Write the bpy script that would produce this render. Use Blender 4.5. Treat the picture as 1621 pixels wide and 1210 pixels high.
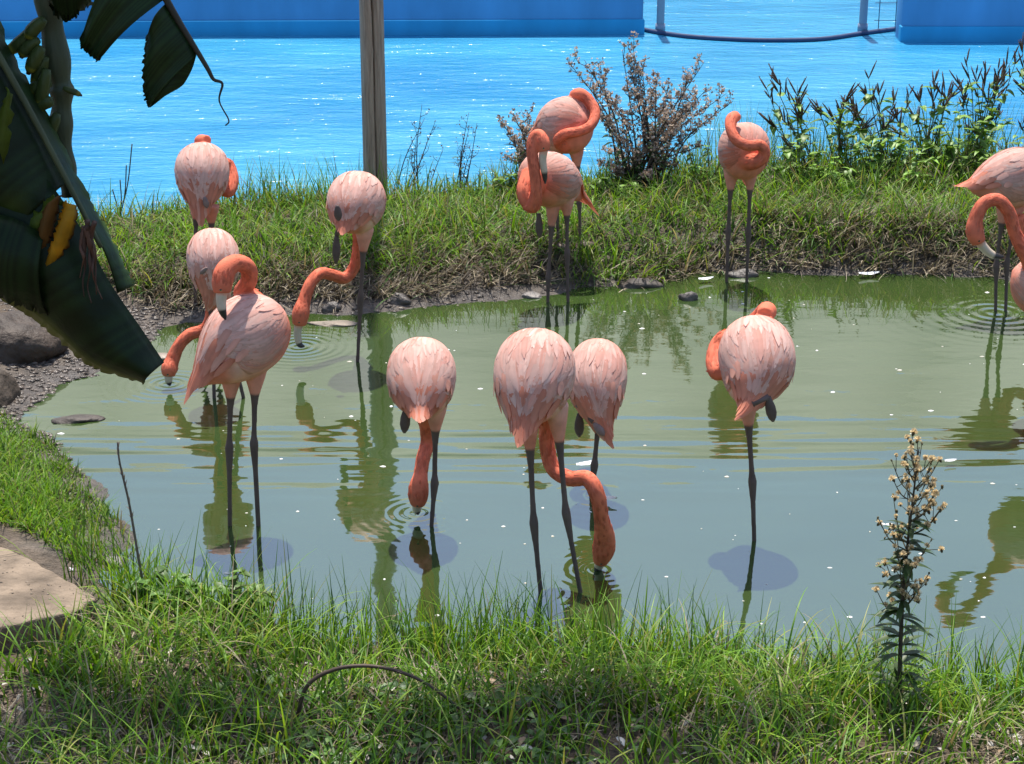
import bpy, bmesh, math, random
import numpy as np
from mathutils import Vector, Matrix

for o in list(bpy.data.objects):
    bpy.data.objects.remove(o)
R = math.radians
random.seed(7)
rng = np.random.default_rng(7)

# ------------------------------------------------------------------ camera
CAM_H, FPX, PITCH = 3.3, 3000.0, R(20.0)
scene = bpy.context.scene
cam_d = bpy.data.cameras.new('camera')
cam = bpy.data.objects.new('camera', cam_d)
scene.collection.objects.link(cam)
cam.location = (0, 0, CAM_H)
cam.rotation_euler = (math.pi / 2 - PITCH, 0, 0)
cam_d.sensor_width = 36.0
cam_d.sensor_fit = 'HORIZONTAL'
cam_d.lens = FPX / 1621.0 * 36.0
cam_d.clip_start = 0.05
cam_d.clip_end = 3000
scene.camera = cam
scene.render.resolution_x, scene.render.resolution_y = 1024, 764

# ------------------------------------------------------------------ sky, sun, exposure
SUN_EL, SUN_AZ = R(70.0), R(-2.0)          # the sun stands high, beyond the pool, straight ahead
w = bpy.data.worlds.new('World')
scene.world = w
w.use_nodes = True
wn = w.node_tree
wn.nodes.clear()
sky = wn.nodes.new('ShaderNodeTexSky')
sky.sky_type = 'NISHITA'
sky.sun_disc = False
sky.sun_elevation = SUN_EL
sky.sun_rotation = SUN_AZ
sky.air_density = 1.2
sky.dust_density = 2.2
sky.ozone_density = 3.5
bg = wn.nodes.new('ShaderNodeBackground')
bg.inputs['Strength'].default_value = 0.15
wo = wn.nodes.new('ShaderNodeOutputWorld')
wn.links.new(sky.outputs[0], bg.inputs[0])
wn.links.new(bg.outputs[0], wo.inputs[0])

sun_d = bpy.data.lights.new('sun', 'SUN')
sun_d.energy = 5.0
sun_d.angle = R(0.6)
sun_d.color = (1.0, 0.95, 0.86)
sun = bpy.data.objects.new('sun', sun_d)
scene.collection.objects.link(sun)
sdir = Vector((math.sin(SUN_AZ) * math.cos(SUN_EL), math.cos(SUN_AZ) * math.cos(SUN_EL), math.sin(SUN_EL)))
sun.rotation_euler = sdir.to_track_quat('Z', 'Y').to_euler()
sun.location = sdir * 40

vs = scene.view_settings
vs.view_transform = 'Standard'
vs.look = 'None'
vs.exposure = 0.55
vs.gamma = 1.0
vs.use_curve_mapping = False
scene.cycles.max_bounces = 6
scene.cycles.transparent_max_bounces = 6
scene.cycles.caustics_reflective = False
scene.cycles.caustics_refractive = False
scene.cycles.use_denoising = True

# ------------------------------------------------------------------ helpers
CP, SP = math.cos(PITCH), math.sin(PITCH)


def ray(px, py):
    a, b = (px - 810.5) / FPX, (605.0 - py) / FPX
    return Vector((a, CP + b * SP, -SP + b * CP))


def G(px, py, z=0.0):
    """the point of the level plane z seen at a place of the photograph"""
    d = ray(px, py)
    t = (z - CAM_H) / d.z
    return Vector((d.x * t, d.y * t, z))


def P(px, py, Y):
    """the point at ground distance Y seen at a place of the photograph"""
    d = ray(px, py)
    t = Y / d.y
    return Vector((d.x * t, Y, CAM_H + d.z * t))


def link(o, parent=None):
    scene.collection.objects.link(o)
    if parent is not None:
        o.parent = parent
    return o


def tag(o, label=None, cat=None, group=None, kind=None):
    if label: o['label'] = label
    if cat: o['category'] = cat
    if group: o['group'] = group
    if kind: o['kind'] = kind
    return o


def empty(name, loc, label, cat, group=None):
    o = bpy.data.objects.new(name, None)
    o.empty_display_size = 0.1
    o.location = loc
    link(o)
    return tag(o, label, cat, group)


def mesh_np(name, verts, faces, mat=None, col=None, smooth=True):
    """verts (n,3) array, faces list/array of equal-length index rows or list of tuples"""
    me = bpy.data.meshes.new(name)
    verts = np.asarray(verts, dtype=np.float32)
    if isinstance(faces, np.ndarray):
        nf, k = faces.shape
        me.vertices.add(len(verts))
        me.vertices.foreach_set('co', verts.ravel())
        me.loops.add(nf * k)
        me.loops.foreach_set('vertex_index', faces.astype(np.int32).ravel())
        me.polygons.add(nf)
        me.polygons.foreach_set('loop_start', np.arange(0, nf * k, k, dtype=np.int32))
        me.update(calc_edges=True)
    else:
        me.from_pydata([tuple(v) for v in verts], [], faces)
    if smooth:
        me.polygons.foreach_set('use_smooth', np.ones(len(me.polygons), dtype=bool))
    if col is not None:
        col = np.asarray(col, dtype=np.float32)
        if col.shape[1] == 3:
            col = np.hstack([col, np.ones((len(col), 1), np.float32)])
        at = me.color_attributes.new('Col', 'FLOAT_COLOR', 'POINT')
        at.data.foreach_set('color', col.ravel())
    if mat is not None:
        me.materials.append(mat)
    me.validate()
    return me


def obj(name, me, parent=None, loc=None):
    o = bpy.data.objects.new(name, me)
    if loc is not None:
        o.location = loc
    return link(o, parent)


class MB:
    """collects pieces (vertices, faces, colours) of ONE mesh, in world coordinates"""
    def __init__(s):
        s.v, s.f, s.c = [], [], []

    def add(s, v, f, c=(1, 1, 1)):
        n = len(s.v)
        s.v += [tuple(p) for p in v]
        s.f += [tuple(i + n for i in q) for q in f]
        if len(v) and not hasattr(c[0], '__len__'):
            c = [c] * len(v)
        s.c += [tuple(q)[:3] for q in c]

    def tube(s, pts, rad, n=8, c=(1, 1, 1), cap=True):
        v, f, cc = tube_geo(pts, rad, n, cap)
        if not hasattr(c[0], '__len__'):
            s.add(v, f, c)
        else:
            s.add(v, f, [c[min(i, len(c) - 1)] for i in cc])

    def build(s, name, mat, parent=None, base=(0, 0, 0), smooth=True):
        v = np.array(s.v, dtype=np.float32) - np.array(base, dtype=np.float32)
        me = mesh_np(name, v, s.f, mat, np.array(s.c, dtype=np.float32), smooth)
        return obj(name, me, parent, None if parent is not None else base)


def tube_geo(pts, rad, n=8, cap=True):
    pts = [Vector(p) for p in pts]
    m = len(pts)
    if not hasattr(rad, '__len__'):
        rad = [rad] * m
    t0 = (pts[1] - pts[0]).normalized()
    ref = Vector((0, 0, 1)) if abs(t0.z) < 0.9 else Vector((1, 0, 0))
    nx = t0.cross(ref).normalized()
    v, f, cc = [], [], []
    for i in range(m):
        if i == 0: t = pts[1] - pts[0]
        elif i == m - 1: t = pts[-1] - pts[-2]
        else: t = pts[i + 1] - pts[i - 1]
        if t.length < 1e-9: t = t0.copy()
        t.normalize()
        nx = (nx - t * nx.dot(t))
        if nx.length < 1e-6: nx = t.orthogonal()
        nx.normalize()
        ny = t.cross(nx)
        for k in range(n):
            a = 2 * math.pi * k / n
            v.append(pts[i] + (nx * math.cos(a) + ny * math.sin(a)) * rad[i])
            cc.append(i)
    for i in range(m - 1):
        for k in range(n):
            a, b = i * n + k, i * n + (k + 1) % n
            f.append((a, b, b + n, a + n))
    if cap:
        f.append(tuple(range(n - 1, -1, -1)))
        f.append(tuple((m - 1) * n + k for k in range(n)))
    return v, f, cc


def spline(pts, per=6):
    """Catmull-Rom through tuples of any length"""
    a = [np.array(p, dtype=float) for p in pts]
    a = [2 * a[0] - a[1]] + a + [2 * a[-1] - a[-2]]
    out = []
    for i in range(1, len(a) - 2):
        for k in range(per):
            t = k / per
            p0, p1, p2, p3 = a[i - 1], a[i], a[i + 1], a[i + 2]
            out.append(0.5 * (2 * p1 + (p2 - p0) * t + (2 * p0 - 5 * p1 + 4 * p2 - p3) * t * t + (3 * p1 - p0 - 3 * p2 + p3) * t ** 3))
    out.append(a[-2])
    return out


def vnoise(x, y, seed=0):
    """smooth 2-D value noise, 0..1, for arrays"""
    x = np.asarray(x, float); y = np.asarray(y, float)
    xi, yi = np.floor(x).astype(np.int64), np.floor(y).astype(np.int64)
    fx, fy = x - xi, y - yi
    fx = fx * fx * (3 - 2 * fx); fy = fy * fy * (3 - 2 * fy)

    def h(a, b):
        n = (a * 374761393 + b * 668265263 + seed * 1442695041) & 0xffffffff
        n = ((n ^ (n >> 13)) * 1274126177) & 0xffffffff
        return ((n ^ (n >> 16)) & 0xffff) / 65535.0
    return (h(xi, yi) * (1 - fx) + h(xi + 1, yi) * fx) * (1 - fy) + (h(xi, yi + 1) * (1 - fx) + h(xi + 1, yi + 1) * fx) * fy


def fbm(x, y, seed=0, oct=3):
    s, a, t = 0, 1.0, 0
    for i in range(oct):
        s = s + a * vnoise(np.asarray(x) * 2 ** i, np.asarray(y) * 2 ** i, seed + i)
        t += a
        a *= 0.5
    return s / t


def sstep(e0, e1, x):
    t = np.clip((x - e0) / (e1 - e0), 0, 1)
    return t * t * (3 - 2 * t)


def inside(poly, x, y):
    res = np.zeros(x.shape, bool)
    n = len(poly)
    for i in range(n):
        x0, y0 = poly[i]; x1, y1 = poly[(i + 1) % n]
        c = ((y0 > y) != (y1 > y)) & (x < (x1 - x0) * (y - y0) / (y1 - y0 + 1e-12) + x0)
        res ^= c
    return res


def sdist(poly, x, y):
    """distance to a polygon's edge, negative inside"""
    d = np.full(x.shape, 1e9)
    n = len(poly)
    for i in range(n):
        x0, y0 = poly[i]; x1, y1 = poly[(i + 1) % n]
        ex, ey = x1 - x0, y1 - y0
        t = np.clip(((x - x0) * ex + (y - y0) * ey) / (ex * ex + ey * ey), 0, 1)
        d = np.minimum(d, np.hypot(x - x0 - t * ex, y - y0 - t * ey))
    return np.where(inside(poly, x, y), -d, d)


# ------------------------------------------------------------------ materials
def new_mat(name):
    m = bpy.data.materials.new(name)
    m.use_nodes = True
    nt = m.node_tree
    nt.nodes.clear()
    out = nt.nodes.new('ShaderNodeOutputMaterial')
    return m, nt, out


def nd(nt, t, **kw):
    n = nt.nodes.new(t)
    for k, v in kw.items():
        if k in n.inputs: n.inputs[k].default_value = v
        else: setattr(n, k, v)
    return n


def mathn(nt, op, a, b=None, c=None):
    n = nt.nodes.new('ShaderNodeMath')
    n.operation = op
    for i, q in enumerate((a, b, c)):
        if q is None: continue
        if hasattr(q, 'is_output') or hasattr(q, 'links'): nt.links.new(q, n.inputs[i])
        else: n.inputs[i].default_value = q
    return n.outputs[0]


def col_mat(name, rough=0.7, transl=0.0, spec=0.3, var=0.25, vscale=30.0, bump=0.0, bscale=60.0, stretch=(1, 1, 1), tint=(1.15, 1.1, 0.6), base=None):
    """colour from the mesh's own Col attribute, varied by noise; transl = light passing through leaves"""
    m, nt, out = new_mat(name)
    b = nd(nt, 'ShaderNodeBsdfPrincipled', Roughness=rough)
    b.inputs['Specular IOR Level'].default_value = spec
    tc = nd(nt, 'ShaderNodeTexCoord')
    mp = nd(nt, 'ShaderNodeMapping')
    mp.inputs['Scale'].default_value = stretch
    nt.links.new(tc.outputs['Object'], mp.inputs[0])
    nz = nd(nt, 'ShaderNodeTexNoise', Scale=vscale, Detail=4.0)
    nt.links.new(mp.outputs[0], nz.inputs['Vector'])
    mr = nd(nt, 'ShaderNodeMapRange')
    mr.inputs['From Min'].default_value, mr.inputs['From Max'].default_value = 0.25, 0.75
    mr.inputs['To Min'].default_value, mr.inputs['To Max'].default_value = 1 - var, 1 + var
    nt.links.new(nz.outputs[0], mr.inputs[0])
    vm = nd(nt, 'ShaderNodeVectorMath', operation='SCALE')
    if base is None:
        at = nd(nt, 'ShaderNodeAttribute', attribute_name='Col')
        nt.links.new(at.outputs['Color'], vm.inputs[0])
    else:
        vm.inputs[0].default_value = base
    nt.links.new(mr.outputs[0], vm.inputs['Scale'])
    nt.links.new(vm.outputs[0], b.inputs['Base Color'])
    if bump:
        nb = nd(nt, 'ShaderNodeTexNoise', Scale=bscale, Detail=5.0)
        nt.links.new(mp.outputs[0], nb.inputs['Vector'])
        bp = nd(nt, 'ShaderNodeBump', Strength=1.0, Distance=bump)
        nt.links.new(nb.outputs[0], bp.inputs['Height'])
        nt.links.new(bp.outputs[0], b.inputs['Normal'])
    if transl:
        tr = nd(nt, 'ShaderNodeBsdfTranslucent')
        tm = nd(nt, 'ShaderNodeVectorMath', operation='MULTIPLY')
        tm.inputs[1].default_value = tint
        nt.links.new(vm.outputs[0], tm.inputs[0])
        nt.links.new(tm.outputs[0], tr.inputs[0])
        mx = nd(nt, 'ShaderNodeMixShader')
        mx.inputs[0].default_value = transl
        nt.links.new(b.outputs[0], mx.inputs[1])
        nt.links.new(tr.outputs[0], mx.inputs[2])
        nt.links.new(mx.outputs[0], out.inputs[0])
    else:
        nt.links.new(b.outputs[0], out.inputs[0])
    return m


M_body = col_mat('flamingo_body', rough=0.75, spec=0.2, var=0.14, vscale=22, bump=0.0012, bscale=260, transl=0.0)
M_feather = col_mat('flamingo_feather', rough=0.7, spec=0.2, var=0.10, vscale=25, transl=0.25, tint=(1.0, 0.80, 0.74))
M_bill = col_mat('flamingo_bill', rough=0.35, spec=0.5, var=0.1)
M_eye = col_mat('flamingo_eye', rough=0.15, spec=0.6, var=0.0)
M_foot = col_mat('flamingo_foot', rough=0.55, var=0.2)
M_grass = col_mat('grass_blade', rough=0.5, transl=0.42, spec=0.35, var=0.15, vscale=8)
M_dead = col_mat('dead_grass', rough=0.6, transl=0.15, spec=0.4, var=0.25, vscale=20, tint=(1, .95, .8))
M_stem = col_mat('plant_stem', rough=0.7, var=0.25)
M_leaf = col_mat('weed_leaf', rough=0.45, transl=0.35, spec=0.4, var=0.25, vscale=20)
M_seed = col_mat('seed_head', rough=0.8, transl=0.45, var=0.25, tint=(1, .95, .85))
M_banana = col_mat('banana_leaf', rough=0.45, transl=0.22, spec=0.2, var=0.3, vscale=12, bump=0.002, bscale=40, tint=(1.3, 1.2, .4))
M_banana_y = col_mat('banana_leaf_yellow', rough=0.5, transl=0.6, spec=0.3, var=0.35, vscale=18, tint=(1.0, .9, .5))
M_stalk = col_mat('banana_stalk', rough=0.5, var=0.2, vscale=30, stretch=(1, 1, .1), bump=0.004, bscale=60)
M_stone = col_mat('stone', rough=0.5, spec=0.5, var=0.4, vscale=18, bump=0.012, bscale=35)
M_mudlump = col_mat('mud_lump', rough=0.6, spec=0.25, var=0.45, vscale=9, bump=0.02, bscale=22)
M_concrete = col_mat('concrete', rough=0.9, var=0.5, vscale=7, bump=0.02, bscale=25)
M_wall = col_mat('pool_paint', rough=0.6, var=0.2, vscale=2.2, stretch=(1, 1, .35))
M_white = col_mat('white_feather', rough=0.7, var=0.05, transl=.2, tint=(1, 1, 1))
M_rope = col_mat('boom_rope', rough=0.7, var=0.15)
M_hall = col_mat('unseen_hall_surface', rough=0.9, var=0.1, vscale=0.5)


def wood_mat():
    m, nt, out = new_mat('weathered_wood')
    b = nd(nt, 'ShaderNodeBsdfPrincipled', Roughness=0.8)
    tc = nd(nt, 'ShaderNodeTexCoord')
    mp = nd(nt, 'ShaderNodeMapping')
    mp.inputs['Scale'].default_value = (14, 14, 1.1)
    nt.links.new(tc.outputs['Object'], mp.inputs[0])
    nz = nd(nt, 'ShaderNodeTexNoise', Scale=3.0, Detail=8.0, Roughness=0.65, Distortion=0.6)
    nt.links.new(mp.outputs[0], nz.inputs['Vector'])
    cr = nd(nt, 'ShaderNodeValToRGB')
    cr.color_ramp.elements[0].position, cr.color_ramp.elements[0].color = 0.3, (.19, .13, .095, 1)
    cr.color_ramp.elements[1].position, cr.color_ramp.elements[1].color = 0.7, (.46, .345, .265, 1)
    nt.links.new(nz.outputs[0], cr.inputs[0])
    nt.links.new(cr.outputs[0], b.inputs['Base Color'])
    bp = nd(nt, 'ShaderNodeBump', Strength=0.6, Distance=0.006)
    nt.links.new(nz.outputs[0], bp.inputs['Height'])
    nt.links.new(bp.outputs[0], b.inputs['Normal'])
    nt.links.new(b.outputs[0], out.inputs[0])
    return m


M_wood = wood_mat()


def pond_mat(rings):
    """turbid green pond: what the murky water scatters back, under a mirror of water with small waves"""
    m, nt, out = new_mat('pond_water')
    b = nd(nt, 'ShaderNodeBsdfPrincipled', Roughness=0.03, IOR=2.8)
    geo = nd(nt, 'ShaderNodeNewGeometry')
    pos = geo.outputs['Position']
    nz = nd(nt, 'ShaderNodeTexNoise', Scale=0.9, Detail=3.0)
    nt.links.new(pos, nz.inputs['Vector'])
    cr = nd(nt, 'ShaderNodeValToRGB')
    cr.color_ramp.elements[0].position, cr.color_ramp.elements[0].color = 0.3, (.030, .053, .012, 1)
    cr.color_ramp.elements[1].position, cr.color_ramp.elements[1].color = 0.7, (.038, .064, .018, 1)
    nt.links.new(nz.outputs[0], cr.inputs[0])
    nt.links.new(cr.outputs[0], b.inputs['Base Color'])
    hs = None
    for (cx, cy, amp, wl, dec) in rings:
        vd = nd(nt, 'ShaderNodeVectorMath', operation='DISTANCE')
        nt.links.new(pos, vd.inputs[0])
        vd.inputs[1].default_value = (cx, cy, 0)
        r = vd.outputs['Value']
        s = mathn(nt, 'SINE', mathn(nt, 'MULTIPLY', r, 2 * math.pi / wl))
        e = mathn(nt, 'EXPONENT', mathn(nt, 'MULTIPLY', r, -1.0 / dec))
        h = mathn(nt, 'MULTIPLY', mathn(nt, 'MULTIPLY', s, e), amp)
        hs = h if hs is None else mathn(nt, 'ADD', hs, h)
    for sc, amp, st in ((1.6, 0.0030, (1, 2.2, 1)), (7.0, 0.0006, (1, 2.0, 1)), (28.0, 0.00009, (1, 1.6, 1))):
        mp = nd(nt, 'ShaderNodeMapping')
        mp.inputs['Scale'].default_value = st
        nt.links.new(pos, mp.inputs[0])
        n2 = nd(nt, 'ShaderNodeTexNoise', Scale=sc, Detail=1.0)
        nt.links.new(mp.outputs[0], n2.inputs['Vector'])
        hs = mathn(nt, 'ADD', hs, mathn(nt, 'MULTIPLY', n2.outputs[0], amp))
    # a belt of long low waves spreading across the middle of the pond
    mp = nd(nt, 'ShaderNodeMapping')
    mp.inputs['Scale'].default_value = (.55, 4.2, 1)
    mp.inputs['Rotation'].default_value = (0, 0, .05)
    nt.links.new(pos, mp.inputs[0])
    n2 = nd(nt, 'ShaderNodeTexNoise', Scale=1.7, Detail=1.0)
    nt.links.new(mp.outputs[0], n2.inputs['Vector'])
    sx = nd(nt, 'ShaderNodeSeparateXYZ')
    nt.links.new(pos, sx.inputs[0])
    q = mathn(nt, 'DIVIDE', mathn(nt, 'SUBTRACT', sx.outputs[1], 8.05), 0.42)
    msk = mathn(nt, 'EXPONENT', mathn(nt, 'MULTIPLY', mathn(nt, 'MULTIPLY', q, q), -1.0))
    hs = mathn(nt, 'ADD', hs, mathn(nt, 'MULTIPLY', mathn(nt, 'MULTIPLY', n2.outputs[0], msk), 0.013))
    bp = nd(nt, 'ShaderNodeBump', Strength=1.0, Distance=1.0)
    nt.links.new(hs, bp.inputs['Height'])
    nt.links.new(bp.outputs[0], b.inputs['Normal'])
    nt.links.new(b.outputs[0], out.inputs[0])
    return m


def pool_mat():
    m, nt, out = new_mat('pool_water')
    b = nd(nt, 'ShaderNodeBsdfPrincipled', Roughness=0.22, IOR=1.45)
    geo = nd(nt, 'ShaderNodeNewGeometry')
    pos = geo.outputs['Position']
    mp0 = nd(nt, 'ShaderNodeMapping')
    mp0.inputs['Scale'].default_value = (0.35, 0.5, 1)
    nt.links.new(pos, mp0.inputs[0])
    nz = nd(nt, 'ShaderNodeTexNoise', Scale=1.0, Detail=4.0)
    nt.links.new(mp0.outputs[0], nz.inputs['Vector'])
    cr = nd(nt, 'ShaderNodeValToRGB')
    cr.color_ramp.elements[0].position, cr.color_ramp.elements[0].color = 0.3, (.016, .19, .40, 1)
    cr.color_ramp.elements[1].position, cr.color_ramp.elements[1].color = 0.7, (.055, .30, .48, 1)
    nt.links.new(nz.outputs[0], cr.inputs[0])
    nt.links.new(cr.outputs[0], b.inputs['Base Color'])
    hs = None
    for sc, amp, st in ((1.1, 0.09, (.6, 1.5, 1)), (5.0, 0.030, (.7, 1.6, 1)), (15.0, 0.013, (.8, 1.8, 1)), (40., .002, (1, 1.6, 1))):
        mp = nd(nt, 'ShaderNodeMapping')
        mp.inputs['Scale'].default_value = st
        nt.links.new(pos, mp.inputs[0])
        n2 = nd(nt, 'ShaderNodeTexNoise', Scale=sc, Detail=2.0)
        nt.links.new(mp.outputs[0], n2.inputs['Vector'])
        h = mathn(nt, 'MULTIPLY', n2.outputs[0], amp)
        hs = h if hs is None else mathn(nt, 'ADD', hs, h)
    bp = nd(nt, 'ShaderNodeBump', Strength=1.0, Distance=1.0)
    nt.links.new(hs, bp.inputs['Height'])
    nt.links.new(bp.outputs[0], b.inputs['Normal'])
    nt.links.new(b.outputs[0], out.inputs[0])
    return m


def ground_mat():
    """Col.r = wet mud, Col.g = dry sandy soil; the rest is brown earth"""
    m, nt, out = new_mat('ground')
    b = nd(nt, 'ShaderNodeBsdfPrincipled')
    geo = nd(nt, 'ShaderNodeNewGeometry')
    pos = geo.outputs['Position']
    at = nd(nt, 'ShaderNodeAttribute', attribute_name='Col')
    sep = nd(nt, 'ShaderNodeSeparateColor')
    nt.links.new(at.outputs['Color'], sep.inputs[0])
    nz = nd(nt, 'ShaderNodeTexNoise', Scale=14.0, Detail=8.0, Roughness=0.7)
    nt.links.new(pos, nz.inputs['Vector'])

    def ramp(c0, c1):
        cr = nd(nt, 'ShaderNodeValToRGB')
        cr.color_ramp.elements[0].position, cr.color_ramp.elements[0].color = 0.32, (*c0, 1)
        cr.color_ramp.elements[1].position, cr.color_ramp.elements[1].color = 0.68, (*c1, 1)
        nt.links.new(nz.outputs[0], cr.inputs[0])
        return cr.outputs[0]
    earth, mud, sand = ramp((.045, .033, .022), (.13, .092, .06)), ramp((.035, .03, .027), (.14, .12, .105)), ramp((.2, .15, .105), (.34, .27, .2))
    m1 = nd(nt, 'ShaderNodeMix', data_type='RGBA')
    nt.links.new(sep.outputs[0], m1.inputs[0]); nt.links.new(earth, m1.inputs[6]); nt.links.new(mud, m1.inputs[7])
    m2 = nd(nt, 'ShaderNodeMix', data_type='RGBA')
    nt.links.new(sep.outputs[1], m2.inputs[0]); nt.links.new(m1.outputs[2], m2.inputs[6]); nt.links.new(sand, m2.inputs[7])
    nt.links.new(m2.outputs[2], b.inputs['Base Color'])
    mr = nd(nt, 'ShaderNodeMapRange')
    mr.inputs['To Min'].default_value, mr.inputs['To Max'].default_value = 0.9, 0.3
    nt.links.new(sep.outputs[0], mr.inputs[0])
    nt.links.new(mr.outputs[0], b.inputs['Roughness'])
    n3 = nd(nt, 'ShaderNodeTexNoise', Scale=38.0, Detail=5.0, Roughness=0.6)
    nt.links.new(pos, n3.inputs['Vector'])
    bp = nd(nt, 'ShaderNodeBump', Strength=1.0, Distance=0.03)
    nt.links.new(n3.outputs[0], bp.inputs['Height'])
    nt.links.new(bp.outputs[0], b.inputs['Normal'])
    nt.links.new(b.outputs[0], out.inputs[0])
    return m


# ------------------------------------------------------------------ ground, pond, pool
POND_PX = [(20, 668), (60, 640), (95, 612), (160, 588), (222, 548), (240, 522), (300, 512), (420, 506), (470, 502), (560, 498), (640, 494),
           (720, 485), (800, 474), (870, 468), (960, 460), (1050, 449), (1110, 434), (1220, 432), (1400, 434), (1500, 438), (1621, 442),
           (1950, 455), (2300, 700), (2100, 1120), (1621, 1100), (1500, 1085), (1350, 1068), (1150, 1045), (950, 1022), (800, 1018), (650, 1030),
           (500, 1010), (400, 985), (300, 960), (200, 938), (165, 905), (205, 875), (185, 820), (150, 770), (105, 720), (60, 690)]
POND = [(G(a, b).x, G(a, b).y) for a, b in POND_PX]
pool_key = [(-400, 380), (100, 378), (200, 371), (330, 352), (600, 338), (900, 322), (1200, 305), (1450, 290), (1700, 285), (2200, 290)]
PK = [G(a, b) for a, b in pool_key]
PKX = [p.x for p in PK]; PKY = [p.y for p in PK]
POOL_Z = -0.02


SL = [(-420, 700), (-60, 836), (60, 890), (152, 946), (120, 968), (-30, 1000), (-420, 1060)]
SLAB_Z = 0.125
SLAB0 = [(G(a, b, SLAB_Z).x, G(a, b, SLAB_Z).y) for a, b in SL]
FRONT0 = [(G(a, b, .03).x, G(a, b, .03).y) for a, b in ((-300, 1000), (130, 955), (190, 975), (130, 1050), (0, 1100), (-300, 1130))]


def pool_edge(x):
    return np.interp(x, PKX, PKY)


def terrain(x, y):
    x = np.asarray(x, float); y = np.asarray(y, float)
    d0 = sdist(POND, x, y)
    d = d0 + (fbm(x * 2.6, y * 2.6, 14) - .5) * .30 * np.exp(-(d0 / .5) ** 2)
    n1 = fbm(x * 1.7, y * 1.7, 3) - 0.5
    n2 = fbm(x * 7, y * 7, 9) - 0.5
    far = sstep(8.6, 10.0, y)
    right = sstep(-0.6, 1.6, x)
    # how steep the bank is and how high: gentle mud at the left of the far bank, a steep shelf at its right
    run = 0.75 * (1 - far) + far * (0.9 - 0.45 * right)
    top = 0.13 * (1 - far) + far * (0.15 + 0.05 * right)
    left = sstep(-1.6, -2.1, x) * (1 - far)
    top = top - 0.02 * left
    h = top * sstep(-0.02, run, d) + 0.012 * sstep(0.0, 0.1, d)
    h = h + (n1 * 0.06 + n2 * 0.03) * sstep(0, 0.35, d)
    h = np.where(d < 0, -0.30 * sstep(0, 0.9, -d) - 0.015 * sstep(0, .05, -d), h)
    h = np.where(d > .2, np.maximum(h, .02), h)
    h = np.where(sdist(SLAB0, x, y) < .06, np.minimum(h, .05), h)
    kf = sstep(.12, -.03, sdist(FRONT0, x, y))
    h = h * (1 - kf) + .022 * kf
    pe = pool_edge(x)
    inpool = (y > pe - 0.3) & (y < 31)
    k = sstep(-0.25, 0.35, y - pe)
    h = np.where(inpool, h * (1 - k) + (-0.7) * k, h)
    h = np.where(y >= 31, 0.3, h)
    return h


def axis(lo, hi, step, far):
    a = list(np.arange(lo, hi + 1e-6, step))
    pre, post, s = [], [], step * 2
    q = lo
    while q > -far:
        q -= s; s *= 1.35; pre.append(q)
    q, s = hi, step * 2
    while q < far:
        q += s; s *= 1.35; post.append(q)
    return np.array(pre[::-1] + a + post)


ax, ay = axis(-3.6, 3.8, 0.035, 900), axis(4.3, 14.2, 0.035, 900)
XX, YY = np.meshgrid(ax, ay)
X1, Y1 = XX.ravel(), YY.ravel()
Z1 = terrain(X1, Y1)
D1 = sdist(POND, X1, Y1)
wet = sstep(0.55, 0.08, D1) * (0.6 + 0.8 * (fbm(X1 * 3, Y1 * 3, 21) - .2))
wet = np.clip(wet, 0, 1) * np.where(Y1 < 6.9, 0.35, 1.0)
sand = sstep(0.45, 0.75, fbm(X1 * 1.3 + 5, Y1 * 1.3, 33)) * sstep(7.2, 6.2, Y1) * sstep(-0.9, -1.7, X1)
nx_, ny_ = len(ax), len(ay)
ii = np.arange(nx_ * ny_).reshape(ny_, nx_)
FG = np.stack([ii[:-1, :-1].ravel(), ii[:-1, 1:].ravel(), ii[1:, 1:].ravel(), ii[1:, :-1].ravel()], 1)
M_ground = ground_mat()
ground = obj('ground', mesh_np('ground', np.stack([X1, Y1, Z1], 1), FG, M_ground, np.stack([wet, sand, 0 * wet], 1)))
tag(ground, kind='structure')


def tz(x, y):
    return float(terrain(np.array([x]), np.array([y]))[0])


def W(px, py):
    return G(px, py)


rings = []
for (px, py, amp, wl, dec) in ((474, 549, .0013, .05, .13), (660, 812, .0010, .045, .09), (948, 902, .0010, .045, .09), (268, 608, .0012, .05, .10),
                               (690, 834, .0006, .06, .10), (1575, 495, .0013, .08, .22), (860, 938, .0006, .05, .12), (936, 790, .0007, .07, .15)):
    g = G(px, py)
    rings.append((g.x, g.y, amp, wl, dec))
M_pond = pond_mat(rings)
# one level sheet; the banks rise through it all round
gx_, gy_ = np.linspace(-3.3, 5.4, 30), np.linspace(5.3, 11.2, 30)
wv = np.array([(a, b, 0) for b in gy_ for a in gx_])
ix = np.arange(900).reshape(30, 30)
me = mesh_np('pond_water', wv, np.stack([ix[:-1, :-1].ravel(), ix[:-1, 1:].ravel(), ix[1:, 1:].ravel(), ix[1:, :-1].ravel()], 1))
me.materials.append(M_pond)
pond = tag(obj('pond_water', me), kind='structure')

pv, pf = [], []
xs = np.linspace(-45, 45, 91)
for x in xs:
    pv += [(x, float(pool_edge(x)) - 0.12, POOL_Z), (x, 31.2, POOL_Z)]
for i in range(len(xs) - 1):
    pf.append((2 * i, 2 * i + 2, 2 * i + 3, 2 * i + 1))
pool = tag(obj('pool_water', mesh_np('pool_water', np.array(pv), pf, pool_mat())), kind='structure')

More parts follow.
